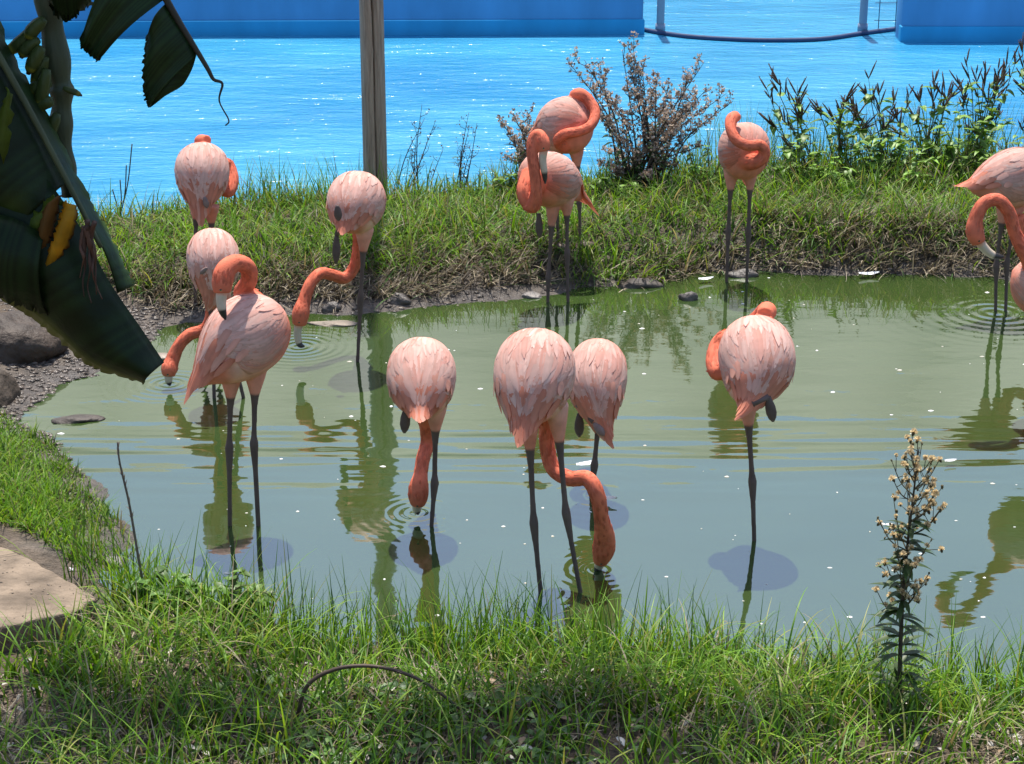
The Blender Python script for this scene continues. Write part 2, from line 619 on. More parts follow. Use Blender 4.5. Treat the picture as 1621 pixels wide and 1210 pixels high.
# ------------------------------------------------------------------ box / panel helper
def box(mb, lo, hi, c=(1, 1, 1)):
    (x0, y0, z0), (x1, y1, z1) = lo, hi
    v = [(x0, y0, z0), (x1, y0, z0), (x1, y1, z0), (x0, y1, z0), (x0, y0, z1), (x1, y0, z1), (x1, y1, z1), (x0, y1, z1)]
    mb.add(v, [(0, 3, 2, 1), (4, 5, 6, 7), (0, 1, 5, 4), (1, 2, 6, 5), (2, 3, 7, 6), (3, 0, 4, 7)], c)


def bevel(o, w=0.01, seg=2):
    m = o.modifiers.new('bevel', 'BEVEL'); m.width = w; m.segments = seg; m.limit_method = 'ANGLE'
    return o


# far side of the pool: two stretches of painted wall with a gap, two posts and a sagging boom in the gap
BLUE, BLUE2 = (.075, .25, .48), (.018, .27, .52)


def pool_wall(px0, px1, row, label, rowl=None):
    a, b = G(px0, row, POOL_Z), G(px1, rowl or row, POOL_Z)
    root = empty('pool_wall', a, label, 'wall')
    d = (b - a); L = d.length
    ang = math.atan2(d.y, d.x)
    root.rotation_euler = (0, 0, ang)
    mb = MB(); box(mb, (0, 0, -0.6), (L, 0.35, 0.62), BLUE)
    bevel(mb.build('wall_panel', M_wall, root), 0.05, 3)
    mb = MB(); box(mb, (-0.012, -0.025, -0.5), (L + 0.012, 0.1, 0.155), BLUE2)
    bevel(mb.build('base_band', M_wall, root), 0.012, 2)
    return root


pool_wall(-2600, 1018, 66, 'long blue painted pool wall running left from the gap', 54)
pool_wall(1426, 3600, 66, 'blue painted pool wall at the right of the gap', 66)
gx = G(1220, 50, POOL_Z)
for px, lab in ((1045, 'grey blue post at the left end of the pool gap'), (1365, 'grey blue post at the right end of the pool gap')):
    g = G(px, 53, POOL_Z)
    root = empty('gap_post', g, lab, 'post', 'posts in the pool gap')
    mb = MB(); mb.tube([(0, 0, -.6), (0, 0, 0), (0, 0, 1.6)], 0.041, 14, (.22, .28, .36)); mb.build('shaft', M_wall, root)
    mb = MB(); mb.tube([(0, 0, .02), (0, 0, .10)], 0.052, 14, (.20, .25, .34)); mb.build('collar', M_wall, root)
bp_ = [G(a, b, POOL_Z + .02) for a, b in ((1018, 47), (1045, 52), (1090, 58), (1150, 62), (1220, 64), (1300, 62), (1365, 53), (1426, 45))]
mb = MB()
sp = spline([tuple(p) for p in bp_], 6)
mb.tube([Vector(p) for p in sp], 0.024, 10, (.04, .06, .13))
boom = mb.build('floating_boom', M_rope)
tag(boom, 'dark floating rope boom sagging across the pool gap', 'rope boom')
# wire panels beside the posts
for px0, px1, lab in ((985, 1018, 'thin wire mesh panel beside the left pool gap post'), (1380, 1424, 'thin wire mesh panel beside the right pool gap post')):
    a, b = G(px0, 48, POOL_Z), G(px1, 48, POOL_Z)
    a.y = b.y = a.y - 0.12
    root = empty('wire_panel', a, lab, 'wire panel')
    for t in (0.15, 0.75):
        x = (b.x - a.x) * t
        mb = MB(); mb.tube([(x, 0, 0), (x, 0, 1.2)], 0.005, 6, (.08, .12, .2)); mb.build('upright_wire', M_rope, root)
    for z in (.12, .3):
        mb = MB(); mb.tube([(0, 0.012, z), (b.x - a.x, 0.012, z)], 0.004, 6, (.08, .12, .2)); mb.build('cross_wire', M_rope, root)

# added hall, unseen above the frame; pale roof pitched to brighten the pond's reflection
st = empty('unseen_hall', (0, 33.5, 0.3), 'added unseen hall beyond the pool, its pale roof mirrored in the far half of the pond', 'hall')
RC = (.27, .285, .255)
for i in range(20):                                    # roof panels, each a little off the next in height
    x0, x1 = -50 + 5 * i, -45 + 5 * i
    dz = .03 * (i % 2)
    mb = MB()
    v = [(x0, 0, 3.2 + dz), (x1, 0, 3.2 + dz), (x1, 13.0, 14.6 + dz), (x0, 13.0, 14.6 + dz)]
    mb.add(v + [(a, b + .1, c - .25) for a, b, c in v], [(0, 1, 2, 3), (7, 6, 5, 4), (0, 4, 5, 1), (1, 5, 6, 2), (2, 6, 7, 3), (3, 7, 4, 0)], RC)
    mb.build('roof_panel', M_hall, st)
mb = MB(); box(mb, (-50, 1.2, 0), (50, 1.6, 3.6), (.6, .6, .56)); mb.build('front_wall', M_hall, st)
mb = MB(); box(mb, (-50, 13.1, 0), (50, 13.5, 14.2), (.6, .6, .56)); mb.build('back_wall', M_hall, st)
for i in range(11):
    mb = MB(); mb.tube([(-48 + 9.6 * i, .5, 0), (-48 + 9.6 * i, .5, 3.3)], 0.12, 10, (.5, .5, .48)); mb.build('column', M_hall, st)

# ------------------------------------------------------------------ the wooden post on the far bank
pb = G(596, 352)
pb.z = tz(pb.x, pb.y) - 0.05
mb = MB()
nseg, nz_ = 90, 90
vv, ff = [], []
for j in range(nz_ + 1):
    z = 6.3 * j / nz_
    for k in range(nseg):
        a = 2 * math.pi * k / nseg
        ca = -math.pi / 2 + 0.12 + 0.10 * math.sin(z * 2.2) + .05 * math.sin(z * 7)     # the drying crack wanders round the side towards the pond
        dd = abs((a - ca + math.pi) % (2 * math.pi) - math.pi)
        r = 0.079 - 0.0012 * z + 0.002 * math.sin(3 * a + z) - (0.034 if dd < 0.06 else 0)
        vv.append((r * math.cos(a), r * math.sin(a), z))
for j in range(nz_):
    for k in range(nseg):
        a, b = j * nseg + k, j * nseg + (k + 1) % nseg
        ff.append((a, b, b + nseg, a + nseg))
ff.append(tuple(nz_ * nseg + k for k in range(nseg)))
post = obj('wooden_post', mesh_np('wooden_post', np.array(vv), ff, M_wood, smooth=True), None, pb)
tag(post, 'tall weathered round wooden post with a drying crack on the far bank', 'post')

# ------------------------------------------------------------------ flamingos
CORAL, PALE, PINK, SALMON = np.array((.70, .172, .095)), np.array((.86, .555, .465)), np.array((.77, .34, .255)), np.array((.78, .25, .15))
LEGC = np.array((.13, .09, .08))
TU = [0, .03, .08, .16, .28, .42, .56, .70, .82, .92, 1.0, 1.15, 1.3]
TR = [0, .36, .58, .80, .96, 1.0, .95, .82, .64, .46, .31, .17, .05]


def torso_r(u):
    return float(np.interp(u, TU, TR))


class Torso:
    def __init__(s, c, heading, pitch, L, rw, rh, droop=0.05):
        h, p = R(heading), R(pitch)
        s.F = Vector((math.sin(h) * math.cos(p), math.cos(h) * math.cos(p), math.sin(p)))
        s.Rt = Vector((math.cos(h), -math.sin(h), 0))
        s.U = s.Rt.cross(s.F)
        s.c, s.L, s.rw, s.rh, s.droop = c, L, rw, rh, droop
        s.corr = None
        us = np.linspace(0, 1.3, 53)
        rr = np.array([torso_r(u) for u in us])
        for _ in range(3):
            rr[1:-1] = (rr[:-2] + 2 * rr[1:-1] + rr[2:]) / 4
        s.us, s.rr = us, rr

    def axis(s, u):
        k = max(0.0, u - 0.55)
        p = s.c + s.F * (s.L * (0.47 - u))
        if s.corr is not None:
            q = max(0.0, (u - .45) / .85)
            return p + s.corr * (q * q)
        return p - s.U * (s.droop * k * k * 4)

    def aim(s, tip):
        s.corr = tip - (s.c + s.F * (s.L * (0.47 - 1.3)))

    def S(s, u, v, off=0.0):
        uc = min(max(u, 0), 1.3)
        r = float(np.interp(uc, s.us, s.rr))
        # wings fold over the sides: the section is a little square-shouldered
        cv, sv = math.cos(v), math.sin(v)
        q = 1.0 + 0.05 * abs(math.sin(2 * v)) * (1 if sv > 0 else 0)
        return s.axis(u) + s.Rt * ((s.rw * r * q + off) * cv) + s.U * ((s.rh * r * q + off) * sv)

    def geo(s, nu=40, nv=36):
        v, f = [], []
        for i in range(nu + 1):
            u = 0.004 + 1.04 * i / nu
            ins = -.014 * max(0.0, u - .7) / .3
            for k in range(nv):
                v.append(s.S(u, 2 * math.pi * k / nv, ins))
        for i in range(nu):
            for k in range(nv):
                a, b = i * nv + k, i * nv + (k + 1) % nv
                f.append((a, b, b + nv, a + nv))
        f.append(tuple(range(nv - 1, -1, -1)))
        f.append(tuple(nu * nv + k for k in range(nv)))
        return v, f


def feather(mb, path, normals, side, width, col0, col1, seg=6, point=0.75):
    """path: points along the shaft, normals: outward, side: crosswise vectors"""
    n = len(path)
    v, c, f = [], [], []
    for i in range(n):
        t = i / (n - 1)
        ww = width * 0.5 * (min(1, 0.45 + 1.6 * t) if t < 0.35 else 1.0) * (math.sqrt(max(0.0, 1 - ((t - .55) / .45) ** 2)) if t > .55 else 1.0)
        ww = max(ww, 0.0012)
        col = np.array(col0) * (1 - t) + np.array(col1) * t
        v += [path[i] - side[i] * ww - normals[i] * ww * .10, path[i], path[i] + side[i] * ww - normals[i] * ww * .10]
        c += [col * .92, col * 1.03, col * .92]
    for i in range(n - 1):
        a = i * 3
        f += [(a, a + 1, a + 4, a + 3), (a + 1, a + 2, a + 5, a + 4)]
    mb.add(v, f, c)


def tone(u, sv, coral_side, pale, rnd):
    """plumage colour over the body: pale back and wings, coral breast, flanks and rear wing edge"""
    low = min(1.0, max(0.0, (.25 - sv) / .9))
    front = min(1.0, max(0.0, (.34 - u) / .22)) * (1 - .85 * max(0.0, sv))
    rear = min(1.0, max(0.0, (u - .62) / .35))
    k = coral_side * (.75 * front + .45 * low + 1.0 * rear * (.35 + .65 * low)) + rnd.uniform(-.10, .12)
    k = min(1, max(0, k))
    pk = rnd.uniform(0, .95) ** 1.6
    b = PALE * pale * (1 - pk) + PINK * pk
    return (b * (1 - k) + SALMON * k) * rnd.uniform(.90, 1.08), k


def plumage(T, rnd, coral_side=0.5, pale=1.0):
    mb = MB()
    u0 = 0.07
    while u0 < 0.78:
        g = min(1, max(0, (u0 - .05) / .35))
        ln = 0.08 + 0.13 * g
        wd = 0.018 + 0.012 * g
        r = float(np.interp(u0 + .1, T.us, T.rr)) * (T.rw + T.rh) / 2
        n = max(5, int((math.pi * 1.34) * r / (wd * 0.60)))
        for k in range(n + 1):
            v = -0.17 * math.pi + 1.34 * math.pi * (k + rnd.uniform(-.45, .45)) / n
            uu = u0 + rnd.uniform(-.045, .045)
            l = ln * rnd.uniform(.75, 1.3)
            ww = wd * rnd.uniform(.7, 1.25)
            du = l / T.L
            u_end = .74 + .24 * max(0.0, math.sin(v)) + rnd.uniform(-.04, .02)
            if uu + du > u_end: du = u_end - uu
            if du < .10: continue
            drift = rnd.uniform(-.14, .14)
            lift = rnd.uniform(.0005, .0038) * (2 if rnd.random() < .12 else 1)
            path, nrm, sd = [], [], []
            m = 7
            for i in range(m):
                t = i / (m - 1)
                u = uu + du * t
                vv = v + drift * t * t + (math.pi / 2 - v) * .42 * t * t * min(1, max(0, (u - .45) / .4))
                path.append(T.S(u, vv, 0.0015 + lift * t * (1.0 - .3 * t)))
                nn = (T.Rt * (math.cos(vv) / T.rw) + T.U * (math.sin(vv) / T.rh)).normalized()
                nrm.append(nn)
                sd.append(nn.cross(T.F).normalized())
            base, kc = tone(uu + du * .5, math.sin(v), coral_side, pale, rnd)
            tip = base * .75 + np.array((.86, .68, .62)) * (.25 * (1 - kc)) + SALMON * (.25 * kc)
            feather(mb, path, nrm, sd, ww, base * .80, tip)
        u0 += 0.062
    return mb


def neck_down(mb, arr, rnd):
    """short soft feathers lying along the neck, from the head towards the breast"""
    pts = [Vector(a[:3]) for a in arr]; rad = [float(a[3]) for a in arr]
    n = len(pts)
    nx = None
    fr = []
    for i in range(n):
        t = (pts[min(n - 1, i + 1)] - pts[max(0, i - 1)])
        t = t.normalized() if t.length > 1e-6 else Vector((0, 0, 1))
        nx = t.orthogonal() if nx is None else nx - t * nx.dot(t)
        nx = nx.normalized() if nx.length > 1e-6 else t.orthogonal().normalized()
        fr.append((t, nx.copy(), t.cross(nx)))
    for i in range(6, n - 7):
        for k in range(9):
            a = rnd.uniform(0, 6.283)
            l = rnd.uniform(.018, .034)
            lift = rnd.uniform(.0004, .0022)
            path, nr, sd = [], [], []
            t_, x_, y_ = fr[i]
            d = x_ * math.cos(a) + y_ * math.sin(a)
            jit = rnd.uniform(-.5, .5)
            p0 = pts[i] + t_ * (rnd.random() * (pts[i + 1] - pts[i]).length)
            back = (pts[i - 2] - pts[i]).normalized()
            dr = (rad[i - 2] - rad[i]) / max(.004, (pts[i - 2] - pts[i]).length)
            for q in range(4):
                u = q / 3
                path.append(p0 + back * (l * u) + d * (rad[i] * .985 + dr * l * u + lift * u) + d.cross(t_) * (jit * .006 * u))
                nr.append(d); sd.append(d.cross(t_))
            c_ = CORAL * rnd.uniform(.85, 1.12) + np.array((.06, .05, .045)) * rnd.random() ** 3
            feather(mb, path, nr, sd, rnd.uniform(.007, .012), c_ * .92, c_ * 1.06)


def tail_mesh(T, tip, rnd, n=10, spread=0.05, col=SALMON):
    """two overlapping rows of long feathers that carry the body's taper on to the tail tip"""
    mb = MB()
    for row, (ua, ub, lift, mix) in enumerate(((.78, 1.38, .003, 1.0), (.68, 1.20, .005, .9), (.56, .98, .004, .5))):
        for k in range(n):
            v = R(15 + 150 * (k + rnd.uniform(-.3, .3)) / (n - 1))
            e_u = ub - .24 * abs(math.cos(v)) ** 1.5 - rnd.uniform(0, .07)
            path, nr, sd = [], [], []
            for i in range(8):
                t = i / 7
                u = ua + (e_u - ua) * t
                path.append(T.S(u, v, lift * min(1, .2 + t * 3)) + T.Rt * (math.cos(v) * spread * .28 * t * t) - T.U * (max(0, math.sin(v)) * .008 * t * t))
                nn = (T.Rt * math.cos(v) + T.U * math.sin(v)).normalized()
                nr.append(nn); sd.append(nn.cross(T.F).normalized())
            m_ = mix * (1 if rnd.random() < .85 else .5)
            cc = (col * m_ + PALE * (1 - m_)) * rnd.uniform(.85, 1.12)
            feather(mb, path, nr, sd, 0.030 * rnd.uniform(.8, 1.2), cc * .85, cc * .75 + np.array((.85, .50, .38)) * .25)
    return mb


def leg_path(pts):
    """hip, ankle, foot in world space -> points and radii: feathered thigh, knobbly ankle, thin shank"""
    hip, ank, ft = pts
    out, rad = [], []
    for t, r in ((0, .050), (.12, .041), (.25, .028), (.36, .018), (.5, .0125), (.75, .0112), (.9, .0125), (.96, .0165)):
        out.append(hip.lerp(ank, t)); rad.append(r)
    for t, r in ((0, .0190), (.1, .016), (.25, .0112), (.55, .0105), (.85, .0105), (1.0, .0105)):
        out.append(ank.lerp(ft, t)); rad.append(r)
    return out, rad


def seg_dist(p, a, b):
    ab = b - a
    t = np.clip(((p - a) @ ab) / (ab @ ab + 1e-12), 0, 1)
    return np.linalg.norm(p - (a + t[:, None] * ab), axis=1)


def foot_fan(mb, at, heading, c):
    h = R(heading)
    f = Vector((math.sin(h), math.cos(h), 0)); r = Vector((f.y, -f.x, 0))
    v = [at + Vector((0, 0, .018)), at + f * .085 - r * .05 + Vector((0, 0, .006)), at + f * .10 + Vector((0, 0, .008)), at + f * .085 + r * .05 + Vector((0, 0, .006)), at - f * .03 + Vector((0, 0, .006))]
    v += [q - Vector((0, 0, .008)) for q in v]
    mb.add(v, [(0, 1, 2), (0, 2, 3), (0, 3, 4), (0, 4, 1), (7, 6, 5), (8, 7, 5), (9, 8, 5), (6, 9, 5), (1, 6, 7, 2), (2, 7, 8, 3), (3, 8, 9, 4), (4, 9, 6, 1)], c)


def flamingo(label, row, c, heading, pitch, wpx=None, L=.43, rw=.14, rh=.145, coff=0.0, neck=(), bill=(), legs=(), tail=None, hang=(), seed=1,
             on_land=False, coral_side=.6, pale=1.0, tail_spread=.05, eye=True, neck_r=.031, head_r=.042, droop=.05):
    rnd = random.Random(seed)
    D = G(c[0], row).y

    def Q(p):
        if len(p) > 2 and p[2] == 'w':
            return G(p[0], p[1], 0.004)
        return P(p[0], p[1], D - (p[2] if len(p) > 2 else 0.0))
    C = Q((c[0], c[1], coff))
    T = Torso(C, heading, pitch, L, rw, rh, droop)
    if tail is not None: T.aim(Q(tail))
    base = Vector((C.x, D, tz(C.x, D) if on_land else 0.0))
    root = empty('flamingo', base, label, 'flamingo', 'flamingos at the pond')
    comp = MB()
    v, f = T.geo()
    comp.add(v, f)
    nseg_ = []
    if neck:
        npts = [Q(p) for p in neck]
        # neck keeps an even thickness, thicker at its root, swelling to the head at its end
        m = len(npts)
        rr = []
        for i, p in enumerate(neck):
            if len(p) > 3: rr.append(p[3])
            elif i == 0: rr.append(neck_r * 1.7)
            elif i == 1: rr.append(neck_r * 1.2)
            else: rr.append(neck_r)
        arr = spline([(q.x, q.y, q.z, r) for q, r in zip(npts, rr)], 8)
        comp.tube([Vector(a[:3]) for a in arr], [max(.012, a[3]) for a in arr], 16)
        nseg_ = arr
    lpaths = []
    feet = MB()
    for lg in legs:
        pts = [Q(p) for p in lg]
        if len(pts) == 3:
            ft = pts[2].copy()
            dirn = (pts[2] - pts[1]).normalized()
            if not on_land:
                ft = pts[2] + dirn * 0.12
            else:
                gz = tz(ft.x, ft.y)
                if dirn.z < -.2:
                    ft = pts[2] + dirn * ((gz + .01 - pts[2].z) / dirn.z)
                foot_fan(feet, Vector((ft.x, ft.y, gz + .004)), heading + rnd.uniform(-20, 20), LEGC * 1.1)
            a, b = leg_path([pts[0], pts[1], ft])
            comp.tube(a, b, 12)
            lpaths.append(a)
    # fuse into one skin
    tmp = comp.build('tmp', M_body)
    rm = tmp.modifiers.new('r', 'REMESH'); rm.mode = 'VOXEL'; rm.voxel_size = 0.0065
    sm = tmp.modifiers.new('s', 'SMOOTH'); sm.factor = .5; sm.iterations = 3
    dg = bpy.context.evaluated_depsgraph_get()
    me = bpy.data.meshes.new_from_object(tmp.evaluated_get(dg))
    bpy.data.objects.remove(tmp)
    me.name = 'body'
    nv = len(me.vertices)
    co = np.empty(nv * 3, np.float32); me.vertices.foreach_get('co', co); co = co.reshape(-1, 3).astype(float)
    # colour by which member of the body a point belongs to
    rel = co - np.array(T.c)
    a_u = 0.47 - (rel @ np.array(T.F)) / T.L
    up = rel @ np.array(T.U) / T.rh
    rt = rel @ np.array(T.Rt) / T.rw
    rad = np.hypot(up, rt)
    rT = np.interp(a_u, T.us, T.rr)
    dT = np.where((a_u > -.05) & (a_u < 1.15), (rad - rT) * T.rw, .2)
    k_br = np.clip((.40 - a_u) / .28, 0, 1) * .9 * (1 - .8 * np.clip(up, 0, 1)) + np.clip(.1 - up, 0, 1) * .8
    k_br = np.clip(np.maximum(k_br, np.clip((a_u - .68) / .15, 0, 1)), 0, 1)[:, None]
    col = PALE * pale * (1 - k_br) + (PINK * .45 + CORAL * .55) * k_br
    if len(nseg_):
        dn = np.full(nv, 9.0)
        for i in range(len(nseg_) - 1):
            dn = np.minimum(dn, seg_dist(co, nseg_[i][:3], nseg_[i + 1][:3]) - (nseg_[i][3] + nseg_[i + 1][3]) / 2)
        k = sstep(.012, -.004, dn - np.maximum(dT, -.006))[:, None]
        col = col * (1 - k) + CORAL * k
    if lpaths:
        for a in lpaths:
            pts_ = [np.array(q) for q in a]
            dl = np.full(nv, 9.0)
            for i in range(3, len(pts_) - 1):
                dl = np.minimum(dl, seg_dist(co, pts_[i], pts_[i + 1]))
            k = sstep(.030, .020, dl)[:, None] * sstep(.01, .03, dT)[:, None]
            col = col * (1 - k) + LEGC * k
    nzv = fbm(co[:, 0] * 40 + co[:, 1] * 17, co[:, 2] * 30 + co[:, 1] * 23, seed)
    col = col * (.86 + .28 * nzv)[:, None]
    col = np.hstack([np.clip(col, 0, 1), np.ones((nv, 1))]).astype(np.float32)
    at = me.color_attributes.new('Col', 'FLOAT_COLOR', 'POINT')
    at.data.foreach_set('color', col.ravel())
    me.vertices.foreach_set('co', (co - np.array(base)).astype(np.float32).ravel())
    me.polygons.foreach_set('use_smooth', np.ones(len(me.polygons), bool))
    if not me.materials: me.materials.append(M_body)
    me.update()
    obj('body', me, root)
    pl_ = plumage(T, rnd, coral_side, pale)
    if len(nseg_): neck_down(pl_, nseg_, rnd)
    tag(pl_.build('plumage', M_feather, root, base), kind='stuff')
    if tail is not None:
        tag(tail_mesh(T, Q(tail), rnd, spread=tail_spread).build('tail', M_feather, root, base), 'coral tail feathers')
    if bill:
        arr = spline([tuple(Q(p)) for p in bill], 5)
        n = len(arr)
        rads, cols = [], []
        for i in range(n):
            t = i / (n - 1)
            rads.append(max(.003, float(np.interp(t, [0, .3, .6, .85, 1], [.024, .021, .0185, .012, .004]))))
            cols.append((.030, .026, .026) if t > .66 else ((.55, .44, .33) if t > .15 else (.68, .36, .25)))
        mb = MB(); mb.tube([Vector(a) for a in arr], rads, 12, cols)
        mb.build('bill', M_bill, root, base)
    if eye and neck:
        hp = Vector(nseg_[-4][:3]); hd = (Vector(nseg_[-1][:3]) - Vector(nseg_[-6][:3])).normalized()
        sdv = hd.cross(Vector((0, 1, 0)))
        if sdv.length < .2: sdv = hd.cross(Vector((0, 0, 1)))
        sdv = hd.cross(sdv.normalized()).normalized()      # sideways of the head, towards and away from the viewer
        for s in (-1, 1):
            e = hp + sdv * (s * (nseg_[-4][3] * .86))
            mb = MB()
            bmx = bmesh.new(); bmesh.ops.create_uvsphere(bmx, u_segments=10, v_segments=8, radius=.0065)
            vv_ = [e + q.co for q in bmx.verts]; ff_ = [tuple(q.index for q in fa.verts) for fa in bmx.faces]
            bmx.free()
            cc_ = [(.02, .015, .01) if (q - e).dot(sdv * s) > .0045 else (.75, .62, .25) for q in vv_]
            mb.add(vv_, ff_, cc_)
            mb.build('eye', M_eye, root, base)
    for hg in hang:
        # a lifted foot: toes folded together, hanging like a dark blade
        p0, p1 = Q(hg[0]), Q(hg[1])
        mb = MB()
        pts = [p0.lerp(p1, t) for t in (0, .15, .4, .65, .85, 1)]
        sc_ = min(1.0, (p1 - p0).length / .085)
        v, f, cc = tube_geo(pts, [q * sc_ for q in (.010, .014, .021, .022, .016, .005)], 10)
        axis_ = (p1 - p0).normalized()
        vv_ = []
        for q in v:
            t = (q - p0).dot(axis_)
            s0 = p0 + axis_ * t
            e = q - s0
            e.y *= .55
            vv_.append(s0 + e)
        mb.add(vv_, f, LEGC * (.8 if (p1 - p0).length > .08 else 1.7))
        mb.build('lifted_foot', M_foot, root, base)
        if len(hg) > 2:
            mb = MB(); mb.tube([Q(hg[2]), Q(hg[2]).lerp(p0, .5), p0], [.016, .012, .013], 10, LEGC)
            mb.build('folded_shank', M_foot, root, base)
    if feet.v:
        feet.build('webbed_feet', M_foot, root, base)
    return root


# 1: far left, from behind, neck folded to its right side
flamingo('pale pink flamingo seen from behind on far left bank, neck folded at its right side', 492, (320, 278), -4, 38, rw=.148, rh=.155, L=.42,
         neck=[(345, 262, -.10, .05), (362, 262, -.16, .034), (369, 285, -.10, .032), (362, 305, -.04, .03), (345, 290, -.10, .03), (325, 240, -.20, .03), (317, 224, -.17, .034), (328, 222, -.10, .028)],
         legs=[[(311, 318), (309, 405), (309, 492)], [(334, 325), (336, 410), (338, 490)]], tail=(318, 358, .17), hang=[[(324, 312, .17), (328, 330, .17)]], seed=11, on_land=True, eye=False, coral_side=.45)
# 2: left, feeding to the left, half hidden
flamingo('flamingo feeding at left, half hidden behind the preening one, bill in the water', 630, (338, 418), -12, 42, rw=.126, rh=.14, L=.40,
         neck=[(335, 440, -.12, .05), (338, 490, -.22, .04), (326, 520, -.22), (300, 530, -.20), (283, 548, -.18), (273, 570, -.16, .036), (268, 585, -.13, .042), (267, 596, -.12, .03)],
         bill=[(267, 590, -.12), (267, 602, -.11), (269, 611, -.11)], legs=[[(333, 455), (338, 560), (339, 628)], [(350, 455), (372, 575), (386, 632)]], tail=(330, 492, .12),
         hang=[[(328, 424, .16), (317, 434, .16)]], seed=12, pale=1.06, coral_side=.35)
# 4: centre-left, neck stretched down to the left
flamingo('flamingo on one leg left of the wooden post, neck reaching down to the water', 572, (563, 325), 14, 34, rw=.146, rh=.150, L=.40,
         neck=[(572, 350, -.14, .055), (569, 385, -.20, .036), (562, 420, -.22), (547, 440, -.2), (527, 436, -.16), (508, 433, -.1), (492, 448, -.04), (482, 475, 0, .034), (476, 497, .03, .046), (474, 515, .04, .036)],
         bill=[(474, 508, .04), (471, 528, .05), (474, 545, .06), (482, 549, .07)], legs=[[(577, 362), (571, 470), (566, 573)]], tail=(541, 372, .2), hang=[[(533, 372, .12), (532, 418, .12), (540, 350, .12)], [(534, 325, .22), (536, 350, .22)]],
         seed=14, coral_side=.75, pale=1.05)
# 10: behind on the bank, asleep
flamingo('coral flamingo with its neck curled on its breast behind another, before the dry bush', 425, (893, 200), 128, 18, rw=.155, rh=.17, L=.40, coff=0,
         neck=[(893, 230, .10, .05), (884, 222, .17, .034), (895, 212, .21, .03), (918, 208, .21, .03), (936, 198, .17, .03), (942, 178, .10), (932, 158, .04), (918, 149, .02, .036), (908, 152, -.03, .034)],
         legs=[[(880, 232), (882, 320), (884, 425)], [(912, 235), (917, 320), (920, 420)]], tail=(838, 212, -.08), seed=20, on_land=True, eye=False, coral_side=1.25, pale=.84)
# 9: in front of it, bill hanging down before its breast
flamingo('flamingo facing forward at far shore, bill hanging down before its rounded breast', 478, (870, 285), 212, 16, rw=.165, rh=.155, L=.42,
         neck=[(848, 282, .12, .09), (836, 305, .20, .066), (843, 325, .25, .048), (849, 305, .29, .032), (846, 270, .29), (842, 238, .27), (845, 219, .25), (853, 214, .25, .034), (859, 226, .27, .040), (861, 240, .28, .033)],
         bill=[(861, 236, .28), (859, 254, .29), (862, 275, .30), (863, 291, .29)], legs=[[(876, 315), (868, 440), (867, 482)], [(897, 312), (898, 400), (899, 470)]], tail=(944, 338, -.16), seed=19, coral_side=1.25, pale=.82, tail_spread=.03, hang=[[(853, 338, 0), (854, 377, 0)]])
# 11: right of the bush, front view
flamingo('coral flamingo facing forward on thin legs before the green weeds, neck in an S', 446, (1176, 240), 172, 14, rw=.146, rh=.165, L=.42,
         neck=[(1178, 250, .12, .07), (1196, 256, .20, .045), (1210, 245, .22, .034), (1204, 230, .23), (1185, 231, .24), (1166, 222, .22), (1157, 205, .17), (1158, 190, .11, .036), (1165, 184, .06, .034)],
         legs=[[(1158, 268), (1153, 365), (1150, 446)], [(1188, 268), (1185, 365), (1182, 448)]], tail=(1180, 290, -.2), seed=21, coral_side=1.25, pale=.84, eye=False)
# 12: right edge, upper
flamingo('pink flamingo at right edge standing behind another, tail to the left', 492, (1600, 285), 78, 18, rw=.15, rh=.165, L=.46,
         neck=[(1655, 270, 0, .06), (1672, 300, 0, .045), (1660, 350, .05), (1628, 380, .1), (1617, 345, .1), (1620, 380, .1, .03)],
         legs=[[(1590, 320), (1577, 420), (1576, 494)], [(1612, 320), (1594, 415), (1592, 490)]], tail=(1511, 296, .05), seed=22, coral_side=1.1, pale=.85, eye=False)
# 13: right edge, nearer
flamingo('flamingo cut by right edge, neck arched over with its bill down to its breast', 655, (1668, 460), -65, 20, rw=.15, rh=.16, L=.46,
         neck=[(1640, 420, .02, .06), (1622, 395, .03, .042), (1607, 370, .03), (1598, 338, .04), (1580, 317, .05), (1558, 322, .06), (1545, 345, .07, .034), (1543, 368, .08, .042), (1550, 384, .08, .034)],
         bill=[(1547, 378, .08), (1560, 395, .08), (1574, 405, .08), (1590, 407, .07)], legs=[[(1668, 510), (1660, 600), (1660, 655)], [(1690, 510), (1690, 600), (1690, 655)]], tail=(1742, 540, .1), seed=23, coral_side=.6)
# 8: right, one leg
flamingo('pale pink flamingo on one leg at right of the pond, head turned back', 856, (1199, 578), -6, 36, rw=.150, rh=.165, L=.46,
         neck=[(1160, 540, -.12, .06), (1140, 545, -.14, .04), (1131, 570, -.08, .036), (1136, 590, -.02, .034), (1150, 575, -.10, .034), (1175, 530, -.22, .034), (1205, 500, -.20, .036), (1214, 493, -.14, .040), (1210, 500, -.09, .034)],
         legs=[[(1182, 628), (1191, 762), (1194, 857)]], tail=(1166, 665, .24), hang=[[(1216, 628, .18), (1224, 668, .18), (1190, 640, .2)]], seed=18, pale=1.04, coral_side=.6, eye=False)
# 7: right of centre pair
flamingo('flamingo partly hidden behind the feeding one at centre, foot tucked by its tail', 788, (944, 606), 8, 40, rw=.128, rh=.145, L=.44,
         neck=[(945, 585, -.2, .06), (940, 620, -.28, .04), (925, 640, -.25, .034), (910, 620, -.2, .03), (915, 600, -.15, .03)],
         legs=[[(950, 640), (941, 736), (936, 790)]], tail=(968, 706, .2), hang=[[(917, 655, .05), (917, 692, .05)], [(940, 668, .16), (956, 690, .2), (915, 640, .1)]], seed=17, coral_side=.75, eye=False)
